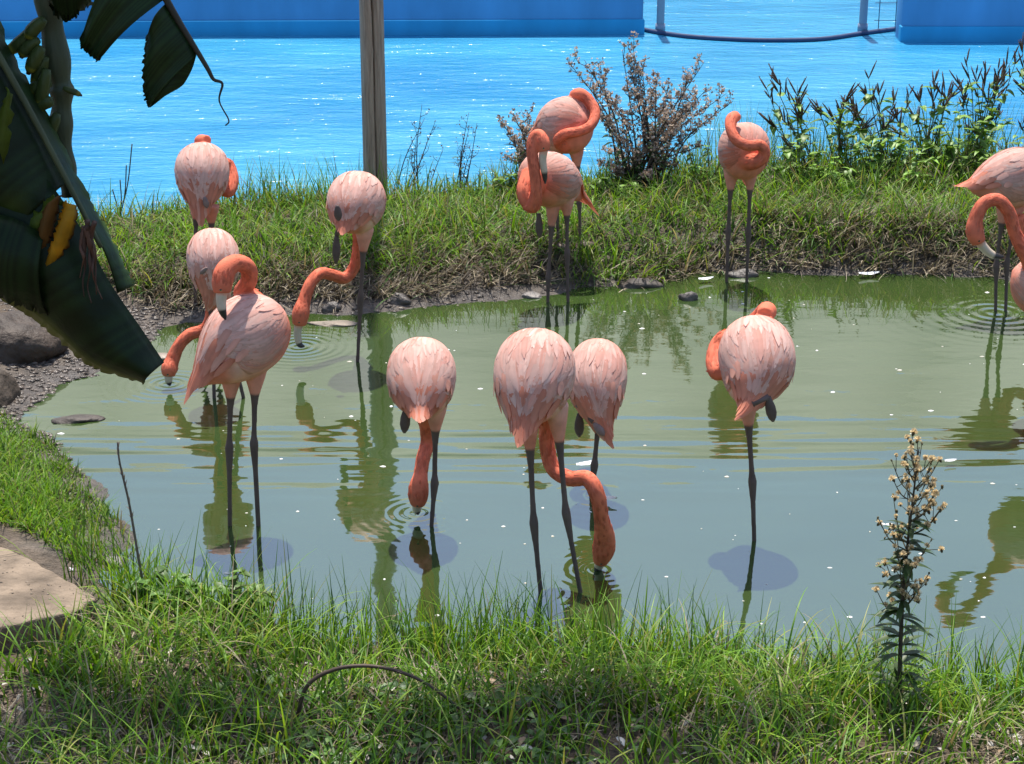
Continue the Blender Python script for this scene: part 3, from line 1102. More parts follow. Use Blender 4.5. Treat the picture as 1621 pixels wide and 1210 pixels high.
# 6: centre, feeding to the right
flamingo('large flamingo at centre with neck bent down right and bill in the water', 938, (845, 600), 12, 38, rw=.150, rh=.155, L=.44,
         neck=[(862, 630, -.10, .06), (867, 665, -.16, .038), (866, 705, -.18), (876, 742, -.17), (902, 758, -.13), (930, 758, -.08), (946, 785, -.05), (952, 820, -.08, .030), (957, 850, -.14, .042), (955, 872, -.17, .045), (950, 890, -.19, .03)],
         bill=[(952, 884, -.19), (948, 896, -.2), (942, 905, -.2)], legs=[[(836, 650), (845, 828), (856, 940)], [(880, 640), (896, 812), (918, 934)]], tail=(821, 706, .24), seed=16, coral_side=.8)
# 5: centre-left, feeding straight down
flamingo('flamingo seen from behind in mid pond, neck hanging straight down into the water', 833, (667, 604), 0, 34, rw=.140, rh=.15, L=.42,
         neck=[(670, 630, -.14, .06), (675, 668, -.2, .036), (677, 700, -.22), (670, 725, -.16, .03), (666, 750, -.1, .03), (663, 770, -.06, .042), (662, 788, -.05, .042), (661, 800, -.05, .030)],
         bill=[(661, 796, -.05), (660, 806, -.06), (662, 815, -.06)], legs=[[(690, 640), (688, 765), (683, 834)]], tail=(664, 670, .26), hang=[[(643, 645, .12), (640, 686, .12)]], seed=15, coral_side=.7)
# 3: front left, preening
flamingo('pink flamingo at front left preening, neck looped back and bill on its shoulder', 832, (385, 538), 52, 24, rw=.150, rh=.165, L=.46,
         neck=[(410, 490, -.05, .06), (392, 470, -.1, .045), (383, 462, -.08, .034), (394, 445, -.05, .034), (392, 424, -.02, .034), (374, 416, .03, .035), (357, 428, .07, .041), (352, 448, .09, .043), (352, 464, .10, .034)],
         bill=[(352, 458, .10), (350, 476, .11), (352, 492, .12), (357, 506, .12)], legs=[[(366, 590), (363, 708), (364, 832)], [(404, 585), (402, 702), (409, 832)]], tail=(294, 636, .14), seed=13, coral_side=.85, tail_spread=.06)

# ------------------------------------------------------------------ stones, mud, slab
def lump(name, px, py, size, label, cat, mat, col, seed, z=None, rotz=0.0, sub=3, rough=.22, flat=.25):
    g = G(px, py)
    zz = tz(g.x, g.y) if z is None else z
    bmx = bmesh.new()
    bmesh.ops.create_icosphere(bmx, subdivisions=sub, radius=1.0)
    rs = random.Random(seed)
    ph = [rs.uniform(0, 6) for _ in range(9)]
    v = []
    for q in bmx.verts:
        c = q.co
        n = 1 + rough * (math.sin(2.3 * c.x + ph[0]) * math.sin(2.9 * c.y + ph[1]) + .6 * math.sin(4.1 * c.z + 3.3 * c.x + ph[2]) + .4 * math.sin(7 * c.y + ph[3]) * math.sin(6 * c.x + ph[4])
                         + .25 * math.sin(13 * c.x + ph[5]) * math.sin(11 * c.z + ph[6]))
        p = Vector((c.x * size[0] * n, c.y * size[1] * n, max(c.z, -flat * 2) * size[2] * n))
        p.rotate(Matrix.Rotation(rotz, 3, 'Z'))
        v.append(p)
    f = [tuple(q.index for q in fa.verts) for fa in bmx.faces]
    bmx.free()
    cc = [np.array(col) * rs.uniform(.85, 1.15) for _ in v]
    o = obj(name, mesh_np(name, np.array(v), f, mat, np.array(cc)), None, (g.x, g.y, zz))
    return tag(o, label, cat)


DK, GY, TN = (.07, .058, .05), (.17, .15, .135), (.22, .18, .14)
lump('mud_mound', 20, 575, (.27, .20, .17), 'big dark wet mud mound under the banana leaf at left edge', 'mud mound', M_mudlump, (.06, .045, .035), 1, rotz=.3, sub=4, rough=.14)
lump('mud_mound', -18, 640, (.14, .18, .15), 'smaller rounded mud mound at left edge above the bright grass', 'mud mound', M_mudlump, (.065, .05, .038), 2, sub=4, rough=.12)
lump('stone', 1090, 474, (.055, .035, .045), 'dark angular stone standing in the water near the far shore', 'stone', M_stone, DK, 3, z=.0)
lump('stone', 1175, 437, (.10, .05, .035), 'flat dark stone at far shore by the legs of the S-necked flamingo', 'stone', M_stone, DK, 4, z=.0)
lump('mud_lump', 1010, 453, (.13, .06, .04), 'low muddy lump at the far shoreline left of the flat stone', 'mud lump', M_mudlump, DK, 5, z=.0)
lump('stone', 525, 494, (.06, .04, .035), 'round dark stone at far shore left of the standing leg', 'stone', M_stone, DK, 6)
lump('stone', 632, 484, (.07, .045, .04), 'dark rounded stone on the mud right of the one-legged flamingo', 'stone', M_stone, DK, 7)
lump('stone', 842, 470, (.06, .04, .025), 'pale grey stone at the shore left of the forward-facing flamingo', 'stone', M_stone, GY, 8)
lump('stone', 186, 892, (.05, .04, .03), 'small grey stone at the tip of the left grass patch', 'stone', M_stone, GY, 9, z=.0)
lump('stone', 1240, 1052, (.07, .05, .05), 'pale stone half hidden in the front grass below the one-legged flamingo', 'stone', M_stone, (.4, .36, .32), 10)
lump('mud_lump', 120, 665, (.11, .05, .02), 'thin dark mud flake lying in shallow water at left', 'mud lump', M_mudlump, DK, 12, z=.0)
lump('stone', 240, 566, (.12, .05, .02), 'flat pale mud slab in shallow water beside the banana leaf tip', 'stone', M_stone, TN, 13, z=.0)
lump('mud_lump', 530, 513, (.12, .05, .012), 'flat pale mud patch just breaking the water left of centre', 'mud lump', M_mudlump, TN, 14, z=.0)

# concrete slab at the lower left
sz = SLAB_Z
outl = []
for i, (a, b) in enumerate(SL):
    p0 = G(a, b, sz); p1 = G(*SL[(i + 1) % len(SL)], sz)
    for k in range(8):
        q = p0.lerp(p1, k / 8)
        j = .008 if 0 < k else 0.004
        outl.append(Vector((q.x + random.uniform(-j, j), q.y + random.uniform(-j, j), sz)))
bm = bmesh.new()
tv = [bm.verts.new(q) for q in outl]
fc = bm.faces.new(tv)
ex = bmesh.ops.extrude_face_region(bm, geom=[fc])
for q in ex['geom']:
    if isinstance(q, bmesh.types.BMVert): q.co.z -= 0.34
bmesh.ops.recalc_face_normals(bm, faces=bm.faces)
me = bpy.data.meshes.new('concrete_slab'); bm.to_mesh(me); bm.free()
at = me.color_attributes.new('Col', 'FLOAT_COLOR', 'POINT')
at.data.foreach_set('color', np.tile(np.array([.19, .145, .105, 1], np.float32), len(me.vertices)))
me.materials.append(M_concrete)
slab = bevel(obj('concrete_slab', me), .012, 2)
tag(slab, 'worn sandy concrete slab with a broken edge at lower left', 'slab')
SLABW = [(q.x, q.y) for q in outl]

# ------------------------------------------------------------------ grass
def blades(name, pos, length, width, az, lean, bend, c0, c1, mat, seg=4, kind='stuff', face=None):
    n = len(pos)
    h = np.stack([np.cos(az), np.sin(az)], 1)
    fa = az + (np.pi / 2 if face is None else face)
    sd = np.stack([np.cos(fa), np.sin(fa), np.zeros(n)], 1)
    V = np.zeros((n, seg + 1, 2, 3)); C = np.zeros((n, seg + 1, 2, 3))
    p = pos.copy()
    for i in range(seg + 1):
        t = i / seg
        wd = width * (1 - t ** 1.8) * .5 + .0004
        V[:, i, 0] = p - sd * wd[:, None]
        V[:, i, 1] = p + sd * wd[:, None]
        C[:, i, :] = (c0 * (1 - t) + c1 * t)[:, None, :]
        th = lean + bend * (i + .5) / seg
        st = length / seg
        p = p + np.stack([h[:, 0] * np.sin(th) * st, h[:, 1] * np.sin(th) * st, np.cos(th) * st], 1)
    base = np.arange(n)[:, None] * ((seg + 1) * 2)
    qs = []
    for i in range(seg):
        a = i * 2
        qs.append(np.concatenate([base + a, base + a + 1, base + a + 3, base + a + 2], 1))
    F = np.concatenate(qs, 0)
    o = obj(name, mesh_np(name, V.reshape(-1, 3), F, mat, C.reshape(-1, 3)))
    return tag(o, kind=kind)


def scatter(n, x0, x1, y0, y1, keep):
    x = rng.uniform(x0, x1, n); y = rng.uniform(y0, y1, n)
    k = keep(x, y)
    x, y = x[k], y[k]
    return np.stack([x, y, terrain(x, y)], 1)


def mixcol(n, cols, w, jit=.18):
    cols = np.array(cols); idx = rng.choice(len(cols), n, p=np.array(w) / sum(w))
    return cols[idx] * rng.uniform(1 - jit, 1 + jit, (n, 1))


def pxpoly(pts, z=0.0):
    return [(G(a, b, z).x, G(a, b, z).y) for a, b in pts]


GREENS = [(.105, .235, .013), (.155, .315, .016), (.225, .355, .028), (.050, .125, .015), (.27, .28, .065)]
DEADS = [(.22, .175, .11), (.12, .095, .065), (.32, .26, .17), (.06, .047, .036), (.44, .37, .26)]
DIRT = pxpoly([(-200, 1085), (60, 1100), (130, 1140), (170, 1230), (-200, 1260)], .1)
MUDL = pxpoly([(-200, 480), (140, 470), (260, 500), (230, 560), (150, 600), (80, 640), (-10, 690), (-200, 690)])

FRONT = pxpoly([(-250, 940), (150, 925), (185, 960), (120, 1050), (0, 1090), (-250, 1120)], .06)
# near bank: long fresh grass
def keep_fg(x, y):
    d = sdist(POND, x, y)
    return (d > -.03) & (rng.uniform(0, 1, x.shape) < .35 + 1.1 * (fbm(x * 2.2, y * 2.2, 41) - .25)) & (y < 7.2) & ~inside(SLABW, x, y) & ~((rng.uniform(0, 1, x.shape) < .9) & inside(DIRT, x, y)) & (x > -2.0 + (y - 6.2) * 1.0) & ~inside(FRONT, x, y) & (rng.uniform(0, 1, x.shape) < .30 + .9 * sstep(5.25, 5.75, y + .35 * (fbm(x * 1.6, y * 1.6, 131) - .5)))


p = scatter(40000, -2.4, 2.5, 4.7, 7.1, keep_fg)
dd = sdist(POND, p[:, 0], p[:, 1])
n = len(p)
ln = rng.uniform(.07, .24, n) * (.45 + 1.1 * fbm(p[:, 0] * 2.6, p[:, 1] * 2.6, 50))
c = mixcol(n, GREENS + DEADS[:1], (3, 4, 3, 4, 1, 1))
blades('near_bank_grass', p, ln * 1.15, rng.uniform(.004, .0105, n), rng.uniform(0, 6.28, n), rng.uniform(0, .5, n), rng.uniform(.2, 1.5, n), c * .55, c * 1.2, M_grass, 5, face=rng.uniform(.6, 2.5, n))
# tall wisps along the near shore
p = scatter(5200, -1.9, 2.5, 5.6, 7.0, lambda x, y: (np.abs(sdist(POND, x, y) - .12) < .2) & (fbm(x * 5, y * 5, 77) > .47) & ~inside(SLABW, x, y) & ~inside(FRONT, x, y) & (x > -1.75))
n = len(p)
c = mixcol(n, GREENS, (3, 4, 2, 4, 1))
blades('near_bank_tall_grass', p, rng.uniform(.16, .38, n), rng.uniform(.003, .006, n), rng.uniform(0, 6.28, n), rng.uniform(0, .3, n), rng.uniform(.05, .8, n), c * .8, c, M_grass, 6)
# long blades bowing over
p = scatter(4200, -2.2, 2.5, 4.8, 6.8, lambda x, y: (sdist(POND, x, y) > .02) & (fbm(x * 4, y * 4, 177) > .5) & ~inside(SLABW, x, y) & ~inside(FRONT, x, y) & (x > -1.9))
n = len(p)
c = mixcol(n, GREENS + DEADS[2:3], (3, 4, 4, 2, 2, 1))
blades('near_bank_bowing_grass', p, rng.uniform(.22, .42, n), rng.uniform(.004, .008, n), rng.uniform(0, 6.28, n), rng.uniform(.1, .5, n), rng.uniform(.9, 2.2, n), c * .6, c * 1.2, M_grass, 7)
# dry straw low in the near bank
p = scatter(14000, -2.4, 2.5, 4.7, 6.9, lambda x, y: (sdist(POND, x, y) > .18) & (rng.uniform(0, 1, x.shape) < .4 + .6 * sstep(5.9, 5.4, y)) & (fbm(x * 2.5, y * 2.5, 91) > .47) & ~inside(SLABW, x, y))
n = len(p)
c = mixcol(n, DEADS, (4, 3, 2, 2, 1))
blades('near_bank_dry_grass', p, rng.uniform(.06, .2, n), rng.uniform(.003, .006, n), rng.uniform(0, 6.28, n), rng.uniform(.5, 1.3, n), rng.uniform(.1, .8, n), c * .9, c, M_dead, 4)

# left bank grass running down into the water
LB = pxpoly([(-150, 665), (30, 668), (80, 700), (130, 760), (185, 820), (222, 872), (190, 905), (120, 905), (40, 868), (-150, 820)])
p = scatter(34000, -3.2, -1.3, 6.6, 8.6, lambda x, y: inside(LB, x, y) & (rng.uniform(0, 1, x.shape) < .12 + sstep(-.02, .45, sdist(POND, x, y)) + .5 * (fbm(x * 6, y * 6, 88) > .55)))
dd = sdist(POND, p[:, 0], p[:, 1])
n = len(p)
p[:, 2] = np.maximum(p[:, 2], 0.0)
c = mixcol(n, GREENS + DEADS[:2], (4, 5, 4, 2, 1, .7, .7)) * (1 - .25 * sstep(.3, 0, dd))[:, None]
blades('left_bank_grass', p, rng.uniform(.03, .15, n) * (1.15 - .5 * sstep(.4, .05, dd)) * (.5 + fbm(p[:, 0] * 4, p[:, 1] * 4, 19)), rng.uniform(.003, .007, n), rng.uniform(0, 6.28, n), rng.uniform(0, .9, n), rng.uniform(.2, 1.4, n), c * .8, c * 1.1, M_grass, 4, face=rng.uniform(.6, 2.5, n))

# far bank
def farmask(x, y):
    d = sdist(POND, x, y)
    return (d > .02) & (y > 8.4) & (y < pool_edge(x) + .12) & ~inside(MUDL, x, y)


def keep_green(x, y):
    d = sdist(POND, x, y)
    thr = np.where(x > .3, .16, .48) + .25 * (fbm(x * 2, y * 2, 61) - .5)
    return farmask(x, y) & (rng.uniform(0, 1, x.shape) < sstep(thr - .25, thr + .2, d) * (.35 + .9 * fbm(x * 3, y * 3, 63)))


p = scatter(95000, -3.4, 4.3, 9.2, 13.6, keep_green)
n = len(p)
dd = sdist(POND, p[:, 0], p[:, 1])
c = mixcol(n, GREENS + DEADS[:3], (3, 4, 3, 4, 1.5, 1.2, 1.0, .8))
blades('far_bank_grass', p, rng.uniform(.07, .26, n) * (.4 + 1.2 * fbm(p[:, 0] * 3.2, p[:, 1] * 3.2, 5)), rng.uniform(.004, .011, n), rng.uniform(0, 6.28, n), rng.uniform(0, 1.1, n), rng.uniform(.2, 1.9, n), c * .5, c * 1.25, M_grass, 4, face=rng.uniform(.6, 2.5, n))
# thin tall grass on the crest against the pool
p = scatter(16000, -3.2, 4.3, 10.8, 13.6, lambda x, y: (np.abs(y - pool_edge(x) + .1) < .35) & (fbm(x * 2.3 + 8, y * 2, 31) > np.where(x < -.8, .42, np.where(x < .4, .6, .38))))
n = len(p)
c = mixcol(n, GREENS + DEADS[:2], (3, 3, 2, 4, 1, 1, 1))
blades('far_bank_tall_grass', p, rng.uniform(.16, .40, n) * np.where(p[:, 0] > 1.2, 1.45, 1.0), rng.uniform(.003, .007, n), rng.uniform(0, 6.28, n), rng.uniform(0, .35, n), rng.uniform(.1, 1.0, n), c * .75, c, M_grass, 5)


def keep_dead(x, y):
    d = sdist(POND, x, y)
    lim = np.where(x > 1.5, .80, np.where(x > .3, .36, .85))
    return farmask(x, y) & (d > np.where(x > .7, -.02, .16)) & (rng.uniform(0, 1, x.shape) < sstep(lim, lim * .5, d) * (.2 + 1.2 * fbm(x * 4, y * 4, 71)))


p = scatter(100000, -3.4, 4.3, 9.2, 12.6, keep_dead)
n = len(p)
c = mixcol(n, DEADS + GREENS[3:4], (5, 4, 3, 3, 1.2, 1.2))
blades('far_bank_dead_grass', p, rng.uniform(.06, .24, n) * (.6 + .8 * fbm(p[:, 0] * 4, p[:, 1] * 4, 8)), rng.uniform(.004, .010, n), rng.uniform(0, 6.28, n) * .6 - 2.6, rng.uniform(.5, 1.5, n), rng.uniform(-.3, 1.2, n), c * .85, c * 1.1, M_dead, 4, face=rng.uniform(.6, 2.5, n))

# wet mud clods on the shores
def clods(name, n, keep, x0, x1, y0, y1, smin, smax, col, zfix=None):
    p = scatter(n, x0, x1, y0, y1, keep)
    if zfix is not None: p[:, 2] = zfix
    n = len(p)
    bmx = bmesh.new(); bmesh.ops.create_icosphere(bmx, subdivisions=1, radius=1.0)
    bv = np.array([q.co for q in bmx.verts]); bf = np.array([[q.index for q in fa.verts] for fa in bmx.faces])
    bmx.free()
    s = rng.uniform(smin, smax, n) ** 1.0
    V = bv[None] * rng.uniform(.7, 1.35, (n, len(bv), 1)) * np.stack([s * rng.uniform(.8, 1.8, n), s * rng.uniform(.7, 1.3, n), s * rng.uniform(.3, .8, n)], 1)[:, None, :]
    V = V + p[:, None, :]
    F = (bf[None] + (np.arange(n) * len(bv))[:, None, None]).reshape(-1, 3)
    C = np.repeat(np.array(col)[None] * rng.uniform(.6, 1.5, (n, 1)), len(bv), 0)
    return tag(obj(name, mesh_np(name, V.reshape(-1, 3), F, M_clod, C)), kind='stuff')


M_clod = col_mat('wet_mud', rough=.28, spec=.5, var=.4, vscale=60, bump=.006, bscale=120)
clods('shore_mud', 9000, lambda x, y: (y > 8.2) & (sdist(POND, x, y) > -.04) & (sdist(POND, x, y) < np.where(x > .9, .14, .48) * (.5 + fbm(x * 3, y * 3, 15))), -3.4, 3.4, 8.0, 11.6, .005, .020, (.095, .074, .058))
clods('left_shore_mud', 5000, lambda x, y: (np.abs(sdist(POND, x, y)) < .16) | (inside(MUDL, x, y) & (sdist(POND, x, y) > 0)), -3.2, -1.9, 7.4, 10.2, .004, .016, (.10, .08, .064))
clods('soil_crumbs', 2600, lambda x, y: inside(DIRT, x, y) | (inside(SLABW, x, y) & False), -2.6, -1.0, 4.5, 6.0, .003, .014, (.13, .09, .06))

clods('slab_grit', 1500, lambda x, y: inside(SLABW, x, y) & (fbm(x * 5, y * 5, 7) > .45), -3.0, -1.2, 5.4, 7.2, .001, .0045, (.17, .13, .095), SLAB_Z + .001)

# ------------------------------------------------------------------ leaves
def leaf_geo(mb, base, d, up, ln, wd, col, droop=.3, heart=False, n=6, fold=.25):
    d = d.normalized(); sd = d.cross(up)
    if sd.length < 1e-4: sd = d.orthogonal()
    sd.normalize(); nn = sd.cross(d).normalized()
    v, c, f = [], [], []
    p = Vector(base)
    for i in range(n + 1):
        t = i / n
        if heart: ww = wd * .5 * math.sin(math.pi * min(1, (t * .86 + .14)) ** .62) ** .9
        else: ww = wd * .5 * math.sin(math.pi * (t * .94 + .06) ** .8)
        ww = max(ww, .0004)
        v += [p - sd * ww + nn * ww * fold, p.copy(), p + sd * ww + nn * ww * fold]
        cc = np.array(col) * (.9 + .2 * t)
        c += [cc, cc * 1.15, cc]
        dd_ = (d - nn * (droop * t * 2)).normalized()
        p = p + dd_ * (ln / n)
    for i in range(n):
        a = i * 3
        f += [(a, a + 1, a + 4, a + 3), (a + 1, a + 2, a + 5, a + 4)]
    mb.add(v, f, c)


def rdir(rs, el0, el1):
    a, e = rs.uniform(0, 6.283), rs.uniform(el0, el1)
    return Vector((math.cos(a) * math.cos(e), math.sin(a) * math.cos(e), math.sin(e)))


# low broad-leaved ground cover and fallen leaves at the bottom of the picture
mb = MB(); rs = random.Random(5)
for i in range(620):
    px, py = rs.gauss(640, 190), rs.uniform(1120, 1330)
    g = G(px, py, .1); g.z = tz(g.x, g.y) + rs.uniform(.015, .07)
    leaf_geo(mb, g, rdir(rs, -.2, .4), Vector((rs.uniform(-.4, .4), rs.uniform(-.4, .4), 1)), rs.uniform(.025, .055), rs.uniform(.02, .04), np.array(rs.choice([(.07, .15, .03), (.11, .2, .04), (.05, .11, .03)])) * rs.uniform(.8, 1.2), .2, True, 5)
tag(mb.build('ground_cover', M_leaf), kind='stuff')
mb = MB()
for i in range(1100):
    g = G(rs.uniform(-60, 1680), 1330 - 270 * rs.random() ** 1.6, .1); g.z = tz(g.x, g.y) + rs.uniform(.004, .05)
    leaf_geo(mb, g, rdir(rs, -.2, .3), Vector((rs.uniform(-.5, .5), rs.uniform(-.5, .5), 1)), rs.uniform(.02, .06), rs.uniform(.01, .025), np.array(rs.choice([(.22, .15, .09), (.33, .28, .22), (.14, .10, .07), (.45, .42, .38)])) * rs.uniform(.8, 1.2), .4, False, 5)
tag(mb.build('leaf_litter', M_dead), kind='stuff')

# ------------------------------------------------------------------ dry bush with brown seed heads
def star(mb, p, r, col, rs, k=5):
    v, f = [], []
    for i in range(k):
        d = rdir(rs, -.3, 1.4) * r
        s = d.cross(Vector((rs.uniform(-1, 1), rs.uniform(-1, 1), rs.uniform(-1, 1)))).normalized() * (r * .42)
        b = len(v)
        v += [p - d * .15 - s * .4, p - d * .15 + s * .4, p + d * .75 + s * .6, p + d, p + d * .75 - s * .6]
        f.append((b, b + 1, b + 2, b + 3, b + 4))
    mb.add(v, f, col)


def dry_bush(name, label, bpx, bpy, tips, seed, twigs=11, heads=8, hr=(.011, .019), cols=((.40, .30, .24), (.52, .42, .36), (.20, .14, .11), (.62, .53, .47)), depth=.25, stemc=(.07, .055, .045), r0=.008, leaves=0):
    rs = random.Random(seed)
    b0 = G(bpx, bpy)
    b0.z = tz(b0.x, b0.y)
    root = empty(name, b0, label, 'bush')
    stems, sh, lv = MB(), MB(), MB()
    tips = list(tips) + [(a + rs.uniform(-30, 30), b + rs.uniform(-8, 40)) for a, b in tips[::3]]
    for (tx, ty) in tips:
        Y = b0.y + rs.uniform(-depth, depth)
        tip = P(tx, ty, Y)
        st = b0 + Vector((rs.uniform(-.12, .12) + (tip.x - b0.x) * .12, rs.uniform(-.08, .08), 0))
        mid = st.lerp(tip, .5) + Vector((-(tip.x - b0.x) * .10 + rs.uniform(-.03, .03), 0, .04))
        pts = [Vector(q) for q in spline([tuple(st), tuple(mid), tuple(tip)], 8)]
        stems.tube(pts, [r0 * (1 - .8 * i / (len(pts) - 1)) for i in range(len(pts))], 5, stemc)
        H = (tip - st).length
        for k in range(twigs):
            t = .42 + .58 * (k + rs.random()) / twigs
            p0 = pts[min(len(pts) - 1, int(t * (len(pts) - 1)))]
            ax_ = (pts[-1] - pts[-4]).normalized()
            d = (ax_ * rs.uniform(.5, 1.1) + rdir(rs, -.4, .6) * .9).normalized()
            l = H * rs.uniform(.08, .2) * (1.25 - .6 * t)
            p1 = p0 + d * l * .6; p2 = p0 + (d + Vector((0, 0, .35))).normalized() * l
            stems.tube([p0, p1, p2], [r0 * .33, r0 * .25, r0 * .15], 4, stemc)
            for h in range(heads):
                q = p0.lerp(p1, .3).lerp(p2, rs.uniform(.2, 1.05)) + rdir(rs, -1, 1.4) * rs.uniform(.008, .035)
                if rs.random() < .4: stems.tube([p1.lerp(p2, .3), q], [r0 * .15, r0 * .12], 3, stemc, False)
                star(sh, q, rs.uniform(*hr), np.array(rs.choice(cols)) * rs.uniform(.8, 1.25), rs)
        for k in range(leaves):
            p0 = pts[rs.randint(1, len(pts) // 2)]
            leaf_geo(lv, p0, rdir(rs, -.2, .6), Vector((0, 0, 1)), rs.uniform(.05, .11), rs.uniform(.015, .04), np.array((.05, .10, .025)) * rs.uniform(.7, 1.6), .4)
    stems.build('branches', M_stem, root, b0)
    tag(sh.build('seed_heads', M_seed, root, b0), kind='stuff')
    if lv.v: tag(lv.build('foliage', M_leaf, root, b0), kind='stuff')
    return root


dry_bush('dry_bush', 'large dry bush covered in brown seed heads beside the curled-neck flamingo', 1010, 345,
         [(925, 95), (950, 105), (985, 80), (1000, 66), (1015, 95), (1040, 120), (1060, 130), (1095, 112), (1115, 98), (1120, 140), (1150, 148), (1160, 160), (965, 150), (1000, 140), (1055, 175), (1090, 165),
          (930, 130), (990, 185), (1030, 200), (975, 215), (1075, 205), (1120, 190), (960, 240), (1010, 240), (1050, 245), (985, 270), (1030, 280), (945, 260), (1000, 300), (1070, 260)], 31, twigs=12, heads=8, leaves=6)
dry_bush('dry_bush', 'smaller grey seed bush left of the curled-neck flamingo', 850, 345,
         [(815, 185), (825, 200), (835, 175), (812, 215), (840, 205), (822, 240), (850, 230)], 32, twigs=9, heads=8, leaves=6)
dry_bush('seed_stalk', 'thin dry branching stalk with scattered seed heads right of the wooden post', 640, 340,
         [(668, 165), (690, 190), (660, 210), (650, 245), (700, 240), (672, 260)], 33, twigs=5, heads=2, hr=(.006, .012), depth=.1, r0=.006, cols=((.12, .09, .08), (.2, .15, .12)))
dry_bush('seed_stalk', 'dry seed stalks leaning right between the post and the forward-facing flamingo', 735, 335,
         [(742, 178), (755, 195), (730, 230), (720, 255), (745, 240), (770, 270), (705, 290)], 34, twigs=5, heads=3, hr=(.006, .012), depth=.1, r0=.006, cols=((.12, .09, .08), (.2, .15, .12)), leaves=3)

# ------------------------------------------------------------------ weeds with dark seed spikes along the right of the far bank
def spike_weed(label, bpx, bpy, tips, seed, leaf_n=16, spike=True, depth=.12, lcol=(.13, .23, .035), lsize=(.05, .11), scol=(.15, .105, .08)):
    rs = random.Random(seed)
    b0 = G(bpx, bpy)
    b0.z = tz(b0.x, b0.y)
    root = empty('spike_weed' if spike else 'leafy_weed', b0, label, 'weed', 'weeds on the far bank')
    stems, sp_, = MB(), MB()
    leaves = []
    tips = list(tips) + [(a + rs.uniform(-22, 22), b + rs.uniform(5, 70)) for a, b in tips]
    for (tx, ty) in tips:
        tip = P(tx, ty, b0.y + rs.uniform(-depth, depth))
        st = b0 + Vector((rs.uniform(-.07, .07), rs.uniform(-.05, .05), 0))
        mid = st.lerp(tip, .55) + Vector((rs.uniform(-.05, .05), 0, .05))
        pts = [Vector(q) for q in spline([tuple(st), tuple(mid), tuple(tip)], 8)]
        stems.tube(pts, [.005 * (1 - .7 * i / (len(pts) - 1)) for i in range(len(pts))], 5, (.10, .10, .045))
        dirn = (pts[-1] - pts[-3]).normalized()
        if spike:
            for k in range(rs.randint(4, 7)):
                p0 = pts[-1 - rs.randint(0, 6)]
                d = (dirn + rdir(rs, -.2, .8) * .55).normalized()
                l = rs.uniform(.06, .15)
                p1 = p0 + d * l
                sp_.tube([p0, p0.lerp(p1, .3), p0.lerp(p1, .7), p1], [.002, .006, .0055, .0015], 5, np.array(scol) * rs.uniform(.7, 1.5))
                for q in range(9):
                    star(sp_, p0.lerp(p1, rs.uniform(.15, 1)), .008, np.array(scol) * rs.uniform(.7, 2.0), rs, 3)
        for k in range(leaf_n):
            p0 = pts[rs.randint(3, len(pts) - (3 if spike else 1))]
            leaves.append((p0, rdir(rs, -.4, .5), rs.uniform(*lsize), np.array(lcol) * rs.uniform(.6, 1.7)))
    stems.build('stems', M_stem, root, b0)
    if spike: tag(sp_.build('seed_spikes', M_seed, root, b0), kind='stuff')
    for (p0, d, l, c_) in leaves:
        mb = MB(); leaf_geo(mb, p0, d, Vector((0, 0, 1)), l, l * rs.uniform(.35, .75), c_, .35, True, 5)
        mb.build('leaf', M_leaf, root, b0)
    return root


spike_weed('tall dark-spiked weed leaning left beside the S-necked flamingo', 1275, 330, [(1218, 118), (1232, 130), (1262, 135), (1268, 150), (1240, 190)], 41, 8)
spike_weed('dark-spiked weed bending over left of a gap in the weeds', 1335, 322, [(1290, 165), (1340, 155), (1318, 185), (1352, 190)], 42, 8)
spike_weed('bushy dark-spiked weed at the middle of the right bank', 1395, 318, [(1375, 125), (1360, 132), (1392, 148), (1418, 150), (1440, 150), (1352, 175)], 43, 8)
spike_weed('dark-spiked weed with arching tips right of the bushy one', 1465, 315, [(1455, 150), (1480, 130), (1490, 150), (1518, 140), (1440, 175)], 44, 8)
spike_weed('tallest dark-spiked weed group near the right edge', 1545, 312, [(1530, 100), (1545, 118), (1580, 110), (1602, 95), (1590, 130), (1612, 86), (1560, 150)], 45, 8)
spike_weed('dark-spiked weed cut by the right edge', 1635, 310, [(1618, 75), (1632, 90), (1650, 80), (1615, 130), (1660, 110)], 46, 8)
spike_weed('leafy green weed under the spikes beside the S-necked flamingo', 1255, 345, [(1235, 235), (1275, 215), (1300, 240), (1250, 265)], 47, 14, False, lsize=(.04, .08))
spike_weed('leafy green weed tangle at the middle of the right bank', 1385, 340, [(1350, 215), (1380, 195), (1410, 205), (1430, 220), (1365, 250)], 48, 14, False, lsize=(.05, .10))
spike_weed('leafy green weed tangle near the right edge above the tail', 1520, 335, [(1490, 195), (1520, 180), (1545, 195), (1570, 185), (1600, 190), (1500, 230)], 49, 14, False, lsize=(.05, .10))
spike_weed('leafy creeper at the foot of the small grey seed bush', 800, 350, [(790, 292), (808, 280), (780, 300), (822, 298), (800, 310)], 50, 7, False, lsize=(.05, .09))
spike_weed('leafy creeper at the foot of the large dry bush', 965, 360, [(930, 300), (955, 285), (985, 310), (1000, 290), (1040, 300), (1080, 295)], 51, 8, False, lsize=(.04, .08))

spike_weed('low leafy weed at the front shore beside the grey grass spike', 255, 985, [(225, 925), (250, 905), (285, 915), (310, 930), (200, 945)], 52, 11, False, lsize=(.04, .08), lcol=(.08, .16, .03))
spike_weed('low leafy weed at the front shore below the preening flamingo', 375, 1005, [(345, 930), (380, 905), (410, 925), (430, 940), (395, 950)], 53, 11, False, lsize=(.035, .07), lcol=(.09, .17, .03))

